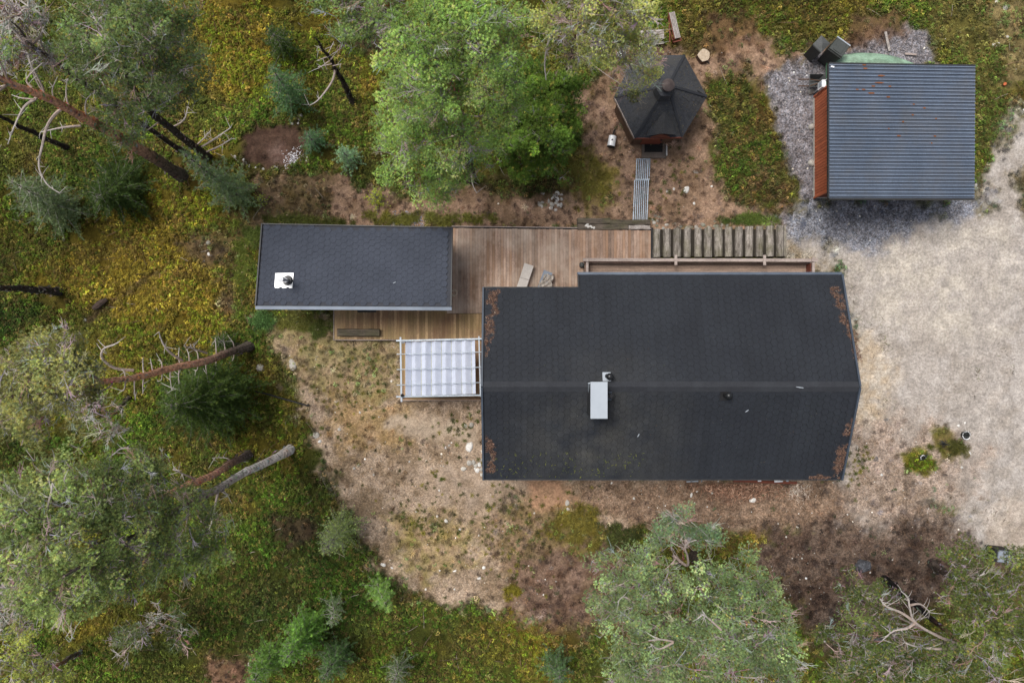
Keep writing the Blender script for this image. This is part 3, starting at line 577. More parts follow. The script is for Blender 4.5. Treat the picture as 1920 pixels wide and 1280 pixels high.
# north slope, its local y runs up the slope as well
MN = slope_frame((XR - .03, RN, EZ + .001), (-1, 0, 0), (0, RR - RN, RZ - EZ)); MN.translation += Vector((0, 0, .002))
def insN(x, y):
    wx = (MN @ Vector((x, y, 0))); return wx.x > NOTX + .1 or wx.y < NOTY - .1
join_tiles('shingle_field', MN, hex_field(MN, XR - XL - .06, lenN - .12, insN), M['shingle_n'], roof, 2, R=hexR - .005, tilt=.005)
starter('starter_strip', MS, XR - XL - .06, lenS, M['shingle_n'], roof)
nx_ = XR - NOTX - .08; dn = (RN - NOTY) / (RN - RR) * lenN
starter('starter_strip', MN, 0, 0, M['shingle_n'], roof, skip=((0, 0, nx_, .3), (nx_ - .25, .3, nx_, dn + .02), (nx_, dn + .02, XR - XL - .06, dn + .3), (XR - XL - .3, dn + .3, XR - XL - .06, lenN - .3), (0, .3, .24, lenN - .3), (0, lenN - .3, XR - XL - .06, lenN)))
rc = MB(); nseg = 46; r = random.Random(2)
for i in range(nseg):
    x0 = XL + (XR - XL) * i / nseg; x1 = XL + (XR - XL) * (i + 1) / nseg + .02; dz = .022 + .006 * (i % 2); q = .19
    zN = roof_z(RR + q * 1.0) + dz; zS = roof_z(RR - q) + dz; zt = RZ + dz + .01
    rc.add([(x0, RR - q, zS), (x1, RR - q, zS), (x1, RR, zt), (x0, RR, zt), (x0, RR + q, zN), (x1, RR + q, zN)], [(0, 1, 2, 3), (3, 2, 5, 4)])
rc.build('ridge_cap', M['ridge'], roof)
fs = MB(); t = .035
for X, sg in ((XL, -1), (XR, 1)):
    ye = NOTY if sg < 0 else RN
    fs.bar((X + sg * .015, RS, EZ + .0), (X + sg * .015, RR, RZ + .0), .07, .17); fs.bar((X + sg * .015, ye, roof_z(ye)), (X + sg * .015, RR, RZ), .07, .17)
M['verge'] = pmat('dark_blue_verge', (.055, .07, .095), None, 2, .5); fs.build('verge_trim', M['verge'], roof)
gu = MB(); gu.bar((NOTX - .05, RN + .05, EZ - .03), (XR + .02, RN + .05, EZ - .03), .10, .09); gu.build('gutter', M['flash'], house)
gu = MB(); gu.bar((XL, RS - .02, EZ - .06), (XR, RS - .02, EZ - .06), .04, .14); gu.bar((XL, NOTY + .02, roof_z(NOTY) - .06), (NOTX, NOTY + .02, roof_z(NOTY) - .06), .04, .14); gu.bar((NOTX - .02, NOTY, roof_z(NOTY) - .05), (NOTX - .02, RN, EZ - .05), .04, .14)
gu.build('fascia', M['dark_metal'], house)
# chimney box with its pale cap, ladder hook, vents
c0 = W(1123, 750, 5.3); ch = MB(); ch.box((c0.x - .04, c0.y, 4.55), (.52, 1.22, 1.4)); cho = ch.build('chimney', M['dark_metal'], roof)
ch = MB(); ch.box((c0.x, c0.y, 5.3), (.60, 1.30, .05)); ch.build('chimney_cap', M['grey_sheet'], cho)
ch = MB(); a = W(1104, 718, 5.2); bq = W(1104, 735, 4.6); ch.bar(a, bq, .05, .04); ch.bar(a + Vector((.06, .02, 0)), bq + Vector((.06, 0, 0)), .03, .03); ch.bar(a, a + Vector((.12, 0, 0)), .04, .04); ch.build('ladder_hook', M['grey_sheet'], cho)
def vent(px, py, kind):
    y0 = W(px, py, 4.3).y; z0 = roof_z(y0); p = W(px, py, z0 + .45); b = MB()
    g = empty('roof_vent', (p.x - .08, y0, z0), {0: 'black domed vent pipe on a grey flashing plate, north of the chimney', 1: 'black vent pipe with a ringed cap against the chimney cap\'s east side', 2: 'lone black domed vent pipe on the south slope, halfway along the ridge'}[kind], 'vent', 'vent pipes on the cabin roof')
    b.box((p.x - .07, y0, z0 + .03), (.30, .34, .02), rx=-.35 if y0 > RR else .35); b.build('flashing_plate', M['grey_sheet'] if kind == 0 else M['flash'] if kind == 1 else M['black'], g)
    b = MB(); b.disc((p.x - .05, p.y, 0), .085, z0 - .1, z0 + .38, 14); b.build('pipe', M['black'], g)
    b = MB()
    if kind == 1: b.ring((p.x, p.y, z0 + .44), .095, .018); b.disc((p.x, p.y, 0), .06, z0 + .36, z0 + .46, 14)
    else:
        b.tube([(p.x, p.y, z0 + .36), (p.x, p.y, z0 + .42), (p.x, p.y, z0 + .47), (p.x, p.y, z0 + .495)], [.13, .13, .09, .02], 16)
    b.build('vent_hood', M['black_gloss'], g, smooth=kind != 1)
vent(1144, 706, 0); vent(1146, 742, 1); vent(1368, 742, 2)
# debris lying on the roof, in drifts
def litter_on(name, polys, zf, n, parent=None, label=None, colA=lin(140, 110, 94), colB=lin(66, 52, 46), s0=.04, s1=.12):
    P = []; C = []; R_ = []; Sx = []
    bm = MB()
    for poly in polys:
        q = [(p.x, p.y) for p in poly]; x0 = min(a for a, b in q); x1 = max(a for a, b in q); y0 = min(b for a, b in q); y1 = max(b for a, b in q)
        area = (x1 - x0) * (y1 - y0); k = int(n * area); x = np.random.uniform(x0, x1, k); y = np.random.uniform(y0, y1, k)
        d = sdpoly(x, y, q) + (fbm(x * 6, y * 6, 31, 5) - .5) * .75; I = (d > np.random.rand(len(d)) ** 2 * .16 - .02); x, y, d = x[I], y[I], d[I]
        for a, b_, dd in zip(x, y, d):
            h = min(.05, dd * .3); P.append((a, b_, zf(b_) + .015 + h * random.random()))
    if not P: return
    n_ = len(P); c = np.array(colA)[None] * np.random.rand(n_, 1); c = c + np.array(colB)[None] * (1 - c / np.maximum(np.array(colA)[None], 1e-6))
    pale = np.random.rand(n_) < .02; c[pale] = np.array(lin(190, 180, 165))
    rot = np.stack([np.random.uniform(-.3, .3, n_), np.random.uniform(-.3, .3, n_), np.random.uniform(0, 6.28, n_)], 1)
    o = scatter(name, P, rot, np.random.uniform(s0, s1, n_), jit(c, .3), GK, 3, parent); tag(o, label, kind='stuff'); return o
def P3(lst, z): return [W(a, b, z) for a, b in lst]
litter_on('needle_litter', [P3([(912,543),(938,543),(935,556),(926,575),(912,572)], 3.2), P3([(924,572),(936,570),(934,590),(922,596)], 3.3), P3([(911,594),(930,590),(924,612),(911,614)], 3.3), P3([(910,612),(928,606),(924,640),(912,648)], 3.5),
   P3([(911,640),(918,640),(914,668),(911,665)], 3.7), P3([(1563,538),(1578,536),(1590,600),(1600,650),(1602,682),(1594,672),(1580,620),(1568,570)], 3.5),
   P3([(911,815),(922,818),(930,850),(918,858),(911,840)], 3.6), P3([(911,856),(928,858),(929,885),(912,888)], 3.3), P3([(1590,782),(1600,785),(1592,815),(1578,815)], 3.6), P3([(1568,836),(1585,826),(1585,860),(1576,895),(1563,880)], 3.3), P3([(1515,892),(1566,888),(1575,898),(1515,898)], 3.1)],
   roof_z, 2600, None, 'drifts of brown pine needles along the verges of the cabin roof')
def specks(n, x0, x1, y0, y1, zf, cols, s=(.02, .05), ok=None):
    x = np.random.uniform(x0, x1, n); y = np.random.uniform(y0, y1, n)
    if ok is not None: k = ok(x, y); x, y = x[k], y[k]
    z = np.array([zf(b) for b in y]) + .014; c = np.array(cols)[np.random.randint(0, len(cols), len(x))]; rot = np.zeros((len(x), 3)); rot[:, 2] = np.random.uniform(0, 6.28, len(x))
    return np.stack([x, y, z], 1), rot, np.random.uniform(s[0], s[1], len(x)), c
P_, R_, S_, C_ = specks(1500, XL + .1, XR - .1, RS + .1, RN - .1, roof_z, [lin(150, 120, 95), lin(110, 95, 60), lin(120, 130, 60), lin(170, 160, 140)], ok=lambda x, y: (y < NOTY - .1) | (x > NOTX + .1))
P2, R2, S2, C2 = specks(220, XL + .3, 5.2, RS + .1, RS + 1.1, roof_z, [lin(130, 135, 50), lin(100, 110, 40)], (.05, .16))
o = scatter('fallen_needles', np.concatenate([P_, P2]), np.concatenate([R_, R2]), np.concatenate([S_, S2]), np.concatenate([C_, C2]), GK, 3); tag(o, 'single fallen needles and moss crumbs specking the dark cabin roof', kind='stuff')
def small_stick(px, py, ang, L, z, label):
    p = W(px, py, z); b = MB(); d = Vector((math.cos(ang), math.sin(ang), 0)) * L / 2; b.tube([p - d + Vector((0, 0, .03)), p + Vector((0, 0, .045)), p + d + Vector((0, 0, .03))], [.012, .02, .016], 6)
    tag(b.build('twig', M['grey_sheet'], None), label, 'twig')
small_stick(1197, 815, 1.1, .16, roof_z(W(1197, 815, 3.6).y), 'short white twig on the south roof slope below the chimney')
small_stick(1499, 726, -.15, .26, roof_z(W(1499, 726, 4.3).y) + .03, 'pale stick lying on the ridge cap near the east end of the cabin roof')
small_stick(1400, 770, .6, .14, roof_z(W(1400, 770, 4.1).y), 'small bent twig on the south roof slope below the lone vent')

# ------------------------------------------------------------------ sauna with the white flashing
q = [W(492, 420, 2.6), W(848, 427, 2.6), W(846, 575, 3.28), W(480, 573, 3.28)]
sauna = empty('sauna', (-6.1, 2.9, 0), 'low sauna building with a single dark grey shingled pent roof and a flue', 'sauna')
sr = MB(); slab(sr, q[::-1], .12); sroof = sr.build('roof', M['felt_base'], sauna)
SM = slope_frame(q[3] + Vector((.02, .02, .003)), q[2] - q[3], q[0] - q[3])
def insS(x, y):
    p = SM @ Vector((x, y, 0)); return sdpoly(np.array([p.x]), np.array([p.y]), [(a.x, a.y) for a in q])[0] > .09
hexR = .146; CP = hexR * 1.5; RP = hexR * math.sqrt(3)
join_tiles('shingle_field', SM, hex_field(SM, 7.8, 3.5, insS), M['felt'], sroof, 3, R=hexR - .0035, th=.008, tilt=.002)
def lerp(a, b, t): return a + (b - a) * t
sb = MB(); inx = .35; base = [lerp(q[0], q[2], .06), lerp(q[1], q[3], .06), lerp(q[2], q[0], .08), lerp(q[3], q[1], .08)]
sv = [(p.x, p.y, 0) for p in base] + [(p.x, p.y, z) for p, z in zip(base, (2.52, 2.52, 3.08, 3.08))]
sb.add(sv, [(0, 1, 5, 4), (1, 2, 6, 5), (2, 3, 7, 6), (3, 0, 4, 7)]); sb.build('wall', M['brown_wood'], sauna)
db = MB(); db.box((W(688, 576).x, base[2].y - .02, 1.25), (.9, .05, 2.0)); do = db.build('door', M['grey_wood'], sauna); db = MB(); db.box((W(688, 576).x + .35, base[2].y - .07, 1.2), (.03, .05, .18)); db.build('handle', M['dark_metal'], do)
db = MB(); db.box((W(560, 576).x, base[2].y - .02, 1.8), (1.0, .05, .6)); do = db.build('window', M['bright_metal'], sauna); db = MB(); db.box((W(560, 576).x, base[2].y - .055, 1.8), (.86, .02, .46)); db.build('pane', M['glass'], do)
g2 = MB(); g2.bar(q[3] + Vector((-.02, -.075, .0)), q[2] + Vector((.02, -.075, .0)), .13, .03); g2.build('gutter', M['flash'], sauna)
g2 = MB(); g2.bar(q[3] + Vector((-.02, -.125, -.1)), q[2] + Vector((.02, -.125, -.1)), .03, .2); g2.bar(q[0], q[3], .05, .16); g2.bar(q[1], q[2], .05, .16); g2.bar(q[0], q[1], .04, .14); g2.build('fascia', M['dark_metal'], sauna)
# flue and flashing
zf_ = 3.08; f0 = W(534, 526, zf_); k = .30
fl = MB(); poly = [(-.37, .29), (.34, .30), (.32, -.30), (.22, -.30), (.15, -.24), (.08, -.29), (-.04, -.30), (-.12, -.25), (-.22, -.30), (-.34, -.29), (-.37, -.22)]
slab(fl, [Vector((f0.x + a, f0.y + b_, zf_ + .05 - .2 * b_)) for a, b_ in poly][::-1], .02); fo = fl.build('flue_flashing', M['bright_metal'], sroof)
c = W(538, 526, zf_ + .15); fl = MB(); fl.tube([(c.x, c.y, 3.1), (c.x, c.y, 3.24)], [.21, .17], 20); fl.build('rubber_collar', M['dark_metal'], fo)
fl = MB(); fl.tube([(c.x, c.y, 3.1), (c.x, c.y, 4.0)], .10, 16); fl.build('flue_pipe', M['chrome'], fo)
fl = MB(); cc = Vector((c.x, c.y, 4.12)); fl.tube([cc + Vector((0, 0, -.04)), cc, cc + Vector((0, 0, .05))], [.15, .15, .03], 20); fl.build('rain_cap', M['bright_metal'], fo)
small_stick(740, 530, .4, .12, 3.1, 'tiny wooden chip on the sauna roof')
b = MB(); p = W(851, 549, 1.9); b.ring(p, .11, .045, 24, 8); tag(b.build('rope_coil', pmat('straw_rope', (.50, .42, .33), (.38, .30, .22), 12, .9), None), 'round straw-coloured ring hanging on the east end wall of the sauna', 'ring')

# ------------------------------------------------------------------ decks
deck = empty('deck', (1, 6, 0), 'large plank deck of weathered brown boards between the sauna and the cabin', 'deck')
ub = unit_box(M['deck']); ub2 = unit_box(M['deck_low']); ub3 = unit_box(M['terrace'])
def plank(me_, parent, x0, y0, x1, y1, z, th=.028, name='plank'):
    Mx = Matrix.Translation(((x0 + x1) / 2, (y0 + y1) / 2, z - th / 2)) @ Matrix.Diagonal((abs(x1 - x0), abs(y1 - y0), th, 1)); return obj(name, me_, parent, Mx)
DZ = .30; r = random.Random(11); pit = .1205
def DX(px, z=DZ): return W(px, 0, z).x
def DY(py, z=DZ): return W(0, py, z).y
x = DX(838)
while x < DX(1220):
    px = x / (S * (1 - DZ / 30)) + 960; top = 427.5 + (px - 849) * .012; bot = 587.3 if px < 930 else (560 if px < 1095 else 497)
    plank(ub, deck, x, DY(bot) + r.uniform(-.004, .004), x + pit - .007, DY(top) + r.uniform(-.012, .012), DZ + r.uniform(-.003, .003)); x += pit
x = DX(627)
deck2 = empty('deck', (-5, .6, 0), 'narrow lower plank deck with mossy brown boards south of the sauna', 'deck')
while x < DX(925):
    px = x / (S * (1 - DZ / 30)) + 960
    plank(ub2 if px > 735 else ub2, deck2, x, DY(636 if px < 752 else 637), x + pit - .007, DY(588.2 if px > 840 else 572), DZ - .004 + r.uniform(-.003, .003)); x += pit
b = MB(); b.box((DX(688), DY(637.2), .18), (DX(752) - DX(625), .035, .22)); b.box((DX(625.6), DY(606), .18), (.03, DY(574) - DY(637), .22)); b.build('edge_board', M['rail'], deck2)
b = MB(); b.box((DX(1034), DY(426.2), .16), (DX(1222) - DX(848), .035, .24), rz=-.012); b.build('edge_board', M['rail'], deck)
# solid black slabs under the boards, seen in the gaps
b = MB(); b.box((DX(1034), DY(490), .10), (DX(1222) - DX(838), DY(432) - DY(560), .2)); b.box((DX(880), DY(530), .10), (DX(930) - DX(838), DY(440) - DY(636), .18)); b.build('under_slab', M['black'], deck)
b = MB(); b.box((DX(775), DY(605), .10), (DX(920) - DX(630), DY(578) - DY(634), .2)); b.build('under_slab', M['black'], deck2)
deck3 = empty('deck', (-3, -1.2, 0), 'square plank deck under the white awning west of the cabin', 'deck')
x = DX(752)
while x < DX(905):
    plank(ub2, deck3, x, DY(744.0), x + pit - .007, DY(638.4), DZ - .012 + r.uniform(-.003, .003)); x += pit
for i, py in enumerate((745.0, 747.6)): plank(ub2, deck3, DX(752), DY(py + 2.1), DX(906), DY(py), DZ - .006)
b = MB(); b.box((DX(828), DY(750.2), .17), (DX(906) - DX(751), .03, .24)); b.box((DX(751), DY(694), .17), (.03, DY(638) - DY(750), .24)); b.build('edge_board', M['rail'], deck3)
b = MB(); b.box((DX(828), DY(694), .08), (DX(902) - DX(755), DY(642) - DY(746), .2)); b.build('under_slab', M['black'], deck3)
# terrace of the cabin with its railing
TZ = .85; ter = empty('terrace', (7.2, 3.0, 0), 'narrow north terrace of the cabin with lengthwise boards behind a weathered railing', 'terrace')
for i in range(9):
    y0 = W(0, 492 + i * 5.3, TZ).y; plank(ub3, ter, W(1096, 0, TZ).x, y0 - .112, W(1527, 0, TZ).x, y0, TZ + r.uniform(-.004, .004))
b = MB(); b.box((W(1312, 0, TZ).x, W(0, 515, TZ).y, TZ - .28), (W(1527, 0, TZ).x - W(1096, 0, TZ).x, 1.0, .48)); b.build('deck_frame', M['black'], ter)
rl = empty('railing', (7.2, 3.3, 0), 'red-brown boarded railing with a pale weathered top rail round the cabin terrace', 'railing')
RH = 1.42
a = W(1093, 487, RH); b_ = W(1533, 488, RH); b = MB(); b.bar(a, b_, .13, .045); b.build('top_rail', M['rail'], rl)
for (u, v_) in (((1101, 490), (1101, 520)), ((1525, 482), (1525, 520))): b = MB(); b.bar(W(*u, RH - .05), W(*v_, RH - .05), .10, .045); b.build('top_rail', M['rail'], rl)
for px in (1101, 1267.5, 1434, 1525):
    b = MB(); p = W(px, 487.5, RH + .06); b.box((p.x, p.y, RH / 2 + .03), (.11, .11, RH + .02)); b.box((p.x, p.y, RH + .03), (.11, .42 if px in (1267.5, 1434) else .12, .04)); b.build('post', M['rail'], rl)
rb = unit_box(M['red_wood']); x0 = W(1097, 0, RH).x; x1 = W(1528, 0, RH).x; yy = W(0, 488.5, RH).y; n = 0; x = x0
while x < x1:
    obj('board', rb, rl, Matrix.Translation((x + .055, yy, 1.12)) @ Matrix.Diagonal((.105, .022, .44, 1))); x += .118
for X in (W(1101, 0, RH).x, W(1522, 0, RH).x):
    y = W(0, 490, RH).y - .12
    while y > 2.2: obj('board', rb, rl, Matrix.Translation((X, y, 1.12)) @ Matrix.Diagonal((.022, .105, .44, 1))); y -= .118
# dark doormat on the lower deck, bench of split log
b = MB(); b.box((DX(688), DY(578), DZ + .012), (W(706, 0).x - W(671, 0).x, .34, .016)); tag(b.build('doormat', M['bin'], None), 'dark grey doormat on the lower deck in front of the sauna door', 'doormat')
be = empty('log_bench', (DX(672), DY(623), DZ), 'low bench of a split grey log on the edge of the lower deck', 'bench')
b = MB(); c = W(672, 623, .55); r2 = random.Random(3); n = 10; L = 1.78
pts = [(c.x - L / 2 + L * i / 9, c.y + r2.uniform(-.012, .012), .52) for i in range(10)]; b.tube(pts, [.155 + r2.uniform(-.01, .01) for _ in range(10)], 10)
me_ = b.mesh('seat', M['log_x'])
for v_ in me_.vertices:
    if v_.co.z > .575: v_.co.z = .575 + (v_.co.z - .575) * .12
obj('seat', me_, be)
for sx in (-.65, .65): b = MB(); b.box((c.x + sx, c.y, .37), (.14, .26, .15)); b.build('leg', M['log_x'], be)

# ------------------------------------------------------------------ sun loungers and the planter stone
def lounger(p0, p1, wpx, blanket):
    a = W(*p0, .62); c = W(*p1, .62); d = (c - a).normalized(); L = 1.9; ang = math.atan2(d.y, d.x); w_ = wpx * S
    g = empty('sun_lounger', W(*p0, DZ), 'grey upholstered sun lounger with a pale headrest, half under the cabin eave' if not blanket else 'blue-grey sun lounger with a crumpled taupe blanket thrown over it', 'sun lounger', 'sun loungers on the plank deck')
    def seg(t0, t1, z0, z1, m, nm, th=.07, ww=None):
        b = MB(); P0 = a + d * t0; P1 = a + d * t1; P0.z = z0; P1.z = z1; b.bar(P0, P1, ww or w_, th); return b.build(nm, m, g)
    m = M['cushion_b'] if blanket else M['cushion']
    seg(.0, .62, .62, .62, m, 'seat'); seg(.635, 1.2, .62, .62, m, 'seat'); seg(1.21, 1.78, .64, .95, M['bright_metal'] if not blanket else m, 'backrest')
    fr = MB(); n_ = Vector((-d.y, d.x, 0))
    for s_ in (-1, 1): fr.bar(a + n_ * s_ * (w_ / 2 - .02) + Vector((0, 0, -.06)), a + d * 1.75 + n_ * s_ * (w_ / 2 - .02) + Vector((0, 0, -.06)), .03, .04)
    fr.build('frame', M['steel'], g)
    for s_ in (-1, 1):
        for t_ in (.15, 1.45): b = MB(); p = a + d * t_ + n_ * s_ * (w_ / 2 - .04); b.bar((p.x, p.y, DZ), (p.x, p.y, .58), .035, .035); b.build('leg', M['steel'], g)
    if blanket:
        b = MB(); nx_, ny_ = 26, 26; r_ = random.Random(4); v = []
        for j in range(ny_):
            for i in range(nx_):
                u = i / (nx_ - 1) - .5; t_ = j / (ny_ - 1) - .5; rr = math.hypot(u, t_) * 2
                k = 1 - .25 * max(0, rr - .7); P = a + d * (.50 + t_ * .92 * k) + n_ * (.10 + u * .58 * k * (1 + .12 * math.sin(t_ * 9)))
                fold = .045 * math.sin(u * 19 + t_ * 11 + 2 * math.sin(t_ * 7)) + .035 * math.sin(t_ * 23 - u * 8 + 1.5 * math.sin(u * 9)); z = .70 + fold
                if rr > .86: z -= (rr - .86) * .5
                v.append((P.x, P.y, max(z, .60 if rr < 1.1 else .5)))
        f = []
        for j in range(ny_ - 1):
            for i in range(nx_ - 1):
                u = (i + .5) / (nx_ - 1) - .5; t_ = (j + .5) / (ny_ - 1) - .5
                if math.hypot(u, t_) * 2 < 1.0 + .14 * math.sin(5 * math.atan2(t_, u)): f.append((j * nx_ + i, j * nx_ + i + 1, (j + 1) * nx_ + i + 1, (j + 1) * nx_ + i))
        b.add(v, f); bl = b.build('blanket', M['blanket'], None, smooth=True); sm = bl.modifiers.new('t', 'SOLIDIFY'); sm.thickness = .015
        tag(bl, 'crumpled taupe fleece blanket lying across the blue-grey sun lounger', 'blanket')
lounger((992, 496), (976, 545), 17.5, False); lounger((1028, 509), (1012, 552), 17, True)
b = MB(); v, f = rock_verts(random.Random(8), flat=.8); p = W(1091, 497, .35); b.add([(p.x + x * .13, p.y + y * .17, .3 + z * .3) for x, y, z in v], f); tag(b.build('boulder', M['bin_lid'], None, smooth=True), 'dark grey stone standing on the deck at the corner of the terrace railing', 'stone')

# ------------------------------------------------------------------ awning (pergola with folded white fabric)
PH = 2.35
pg = empty('pergola', (DX(828), DY(694), DZ), 'thin grey metal pergola frame over the small square deck', 'pergola')
def PW(px, py, z=PH): return W(px, py, z)
b = MB(); b.bar(PW(751, 632), PW(753, 753), .065, .06); b.build('beam', M['grey_sheet'], pg)
b = MB(); b.bar(PW(898, 630), PW(901, 743), .05, .05); b.build('beam', M['grey_sheet'], pg)
for (y0, y1) in ((638.5, 635),(743.5, 740.5)): b = MB(); b.bar(PW(743, y0, PH + .045), PW(904, y1, PH + .045), .055, .05); b.build('beam', M['steel'], pg)
for (y0, y1) in ((663.8, 659.5), (692.5, 688), (721.5, 716.5)): b = MB(); b.bar(PW(744, y0, PH + .09), PW(905, y1, PH + .09), .028, .028); b.build('rod', M['steel'], pg)
for (px, py) in ((754, 640), (755, 745), (898, 636), (899, 741)):
    p = PW(px, py); b = MB(); b.bar((p.x, p.y, DZ), (p.x, p.y, PH), .07, .07); b.build('post', M['dark_metal'], pg)
aw = MB(); nfold = 7; ny_ = 9; x0p, x1p = 760, 890.5
cols_ = []; r3 = random.Random(6)
for k in range(nfold * 2 + 1):
    t = k / (nfold * 2); jitx = r3.uniform(-.8, .8) + (2.2 if k % 2 else 0) if 0 < k < nfold * 2 else 0
    cols_.append((t, jitx, PH - .02 if k % 2 == 0 else PH - .16 - r3.uniform(0, .05)))
fine_ = []
for k in range(len(cols_) - 1):
    for s_ in range(6):
        u = s_ / 6; t0, j0, z0 = cols_[k]; t1, j1, z1 = cols_[k + 1]; sag = .0; z = z0 + (z1 - z0) * (u ** (1.15 if k % 2 == 0 else .87)); fine_.append((t0 + (t1 - t0) * u, j0 + (j1 - j0) * u, z))
fine_.append(cols_[-1]); v = []
for j in range(ny_):
    s_ = j / (ny_ - 1)
    for (t, jx, z) in fine_:
        px = x0p + (x1p - x0p) * t + jx + s_ * 1.5 * t; py = (640.5 - 3.5 * t) + s_ * ((742.5 - 4.5 * t) - (640.5 - 3.5 * t))
        v.append(W(px, py, z + .006 * math.sin(s_ * 3 + t * 9)))
nf = len(fine_); f = [(j * nf + i, j * nf + i + 1, (j + 1) * nf + i + 1, (j + 1) * nf + i) for j in range(ny_ - 1) for i in range(nf - 1)]
aw.add(v, f); awo = aw.build('awning', M['fabric'], None); tag(awo, 'white awning fabric hanging in even folds from the pergola rods', 'awning'); sm = awo.modifiers.new('t', 'SOLIDIFY'); sm.thickness = .004
b = MB()
for k in range(1, len(cols_), 2):
    t, jx, z = cols_[k]; b.bar(W(x0p + (x1p - x0p) * t + jx, 640 - 3.5 * t, z + .008), W(x0p + (x1p - x0p) * t + jx + 1.5 * t, 742.5 - 4.5 * t, z + .008), .018, .012)
b.build('seam', M['seam'], awo)
for (px, py) in ((755, 641), (754, 741)):
    b = MB(); p = PW(px, py, PH + .05); b.tube([p, p + Vector((.05, 0, .08))], [.07, .05], 10); tag(b.build('pulley', M['chrome'] if py < 700 else M['black'], pg))

# ------------------------------------------------------------------ timber steps, edging sleepers, metal walkway
r = random.Random(21)
st_ = empty('timber_steps', (W(1345, 453).x, W(0, 453).y, 0), 'flight of thirteen old mossy timber steps along the north side of the terrace', 'steps')
for i in range(13):
    px = 1222 + i * 19.15; zz = .28 - .0 * i; x0 = W(px, 0).x; top = 431.5 - (i * .55); b = MB(); yA = W(0, top).y; yB = W(0, 483.5 - i * .1).y
    for (ox, ww, hh, zt) in ((.17, .33 + r.uniform(-.02, .015), .30, .34 + r.uniform(-.015, .02)),):
        pts = [(x0 + ox + r.uniform(-.01, .01), yA + (yB - yA) * k / 5, zt - hh / 2 + r.uniform(-.008, .008)) for k in range(6)]
        mb = MB(); mb.tube(pts, [ww / 2 * r.uniform(.95, 1.04) for _ in range(6)], 10); b.add(mb.v, mb.f)
    b.build('step', M['log'], st_)
b = MB(); b.box((W(1346, 0).x, W(0, 456).y, .05), (5.6, 1.15, .16)); b.build('shaded_gap_bed', pmat('gap_shade_soil', (.030, .024, .018), (.02, .017, .012), 6, .95, fine=.5), st_)  # near-black soil box added so the gaps between steps look shaded
b = MB(); b.box((W(1468, 0).x, W(0, 453).y, .1), (.1, 1.3, .2)); b.build('step', M['log'], st_)
for k, (x0, y0, x1, y1, zz, lab) in enumerate(((1083, 408.5, 1145, 419, .40, 'dark short sleeper at the west end of the edging by the deck'), (1083, 419.5, 1178, 430.5, .36, 'long dark sleeper with white stones on it, along the deck edge'), (1144, 411.5, 1219, 421, .38, 'grey-brown sleeper at the foot of the metal walkway'), (1179, 422, 1219, 430, .37, 'pale weathered short plank beside the deck below the metal walkway'))):
    a = W((x0 + x1) / 2, (y0 + y1) / 2, zz); b = MB(); Lx = (x1 - x0) * S * .987; Ly = (y1 - y0) * S * .987; n = 7
    v = []
    for i in range(n):
        xx = a.x - Lx / 2 + Lx * i / (n - 1); dy = r.uniform(-.012, .012); dz = r.uniform(-.012, .012)
        v += [(xx, a.y - Ly / 2 + dy, 0), (xx, a.y - Ly / 2 + dy, zz - .03 + dz), (xx, a.y - Ly / 2 + .03 + dy, zz + dz), (xx, a.y + Ly / 2 - .03 + dy, zz + dz), (xx, a.y + Ly / 2 + dy, zz - .03 + dz), (xx, a.y + Ly / 2 + dy, 0)]
    f = [(i * 6 + j, (i + 1) * 6 + j, (i + 1) * 6 + j + 1, i * 6 + j + 1) for i in range(n - 1) for j in range(5)] + [tuple(range(6)), tuple(range((n - 1) * 6, n * 6))[::-1]]
    b.add(v, [q_[::-1] for q_ in f]); tag(b.build('sleeper', M['log_x'] if k < 3 else M['grey_wood'], None), lab, 'sleeper', 'old timber sleepers edging the deck')
for (x0, y0, x1, y1, lab, sh) in ((1193, 298, 1219.5, 337, 'short upper panel of the slatted metal walkway nearest the kota', -1.5), (1189, 337.5, 1216.5, 417, 'long lower panel of the slatted metal walkway ending at the sleepers', -3.0)):
    g = empty('metal_grating', W((x0 + x1) / 2, (y0 + y1) / 2), lab, 'grating', 'slatted metal walkway panels'); me_b = MB(); me_b.box((0, 0, 0), (1, 1, 1)); ubm = me_b.mesh('unit_slat', M['steel'])
    n = 8
    for i in range(n):
        xa = x0 + (x1 - x0 - 2) * i / (n - 1) + 1; A = W(xa, y0 + .5, .10); B = W(xa + sh, y1 - .5, .10); d = B - A; L = d.length; ang = math.atan2(d.y, d.x) + math.pi / 2
        obj('slat', ubm, g, Matrix.Translation((A + B) / 2) @ Matrix.Rotation(ang, 4, 'Z') @ Matrix.Diagonal((.036, L, .05, 1)))
    for yy in (y0 + .5, y1 - .5):
        t = (yy - y0) / (y1 - y0); A = W(x0 + sh * t, yy, .10); B = W(x1 + sh * t, yy, .10); obj('cross_bar', ubm, g, Matrix.Translation((A + B) / 2) @ Matrix.Diagonal(((B - A).length, .035, .055, 1)))

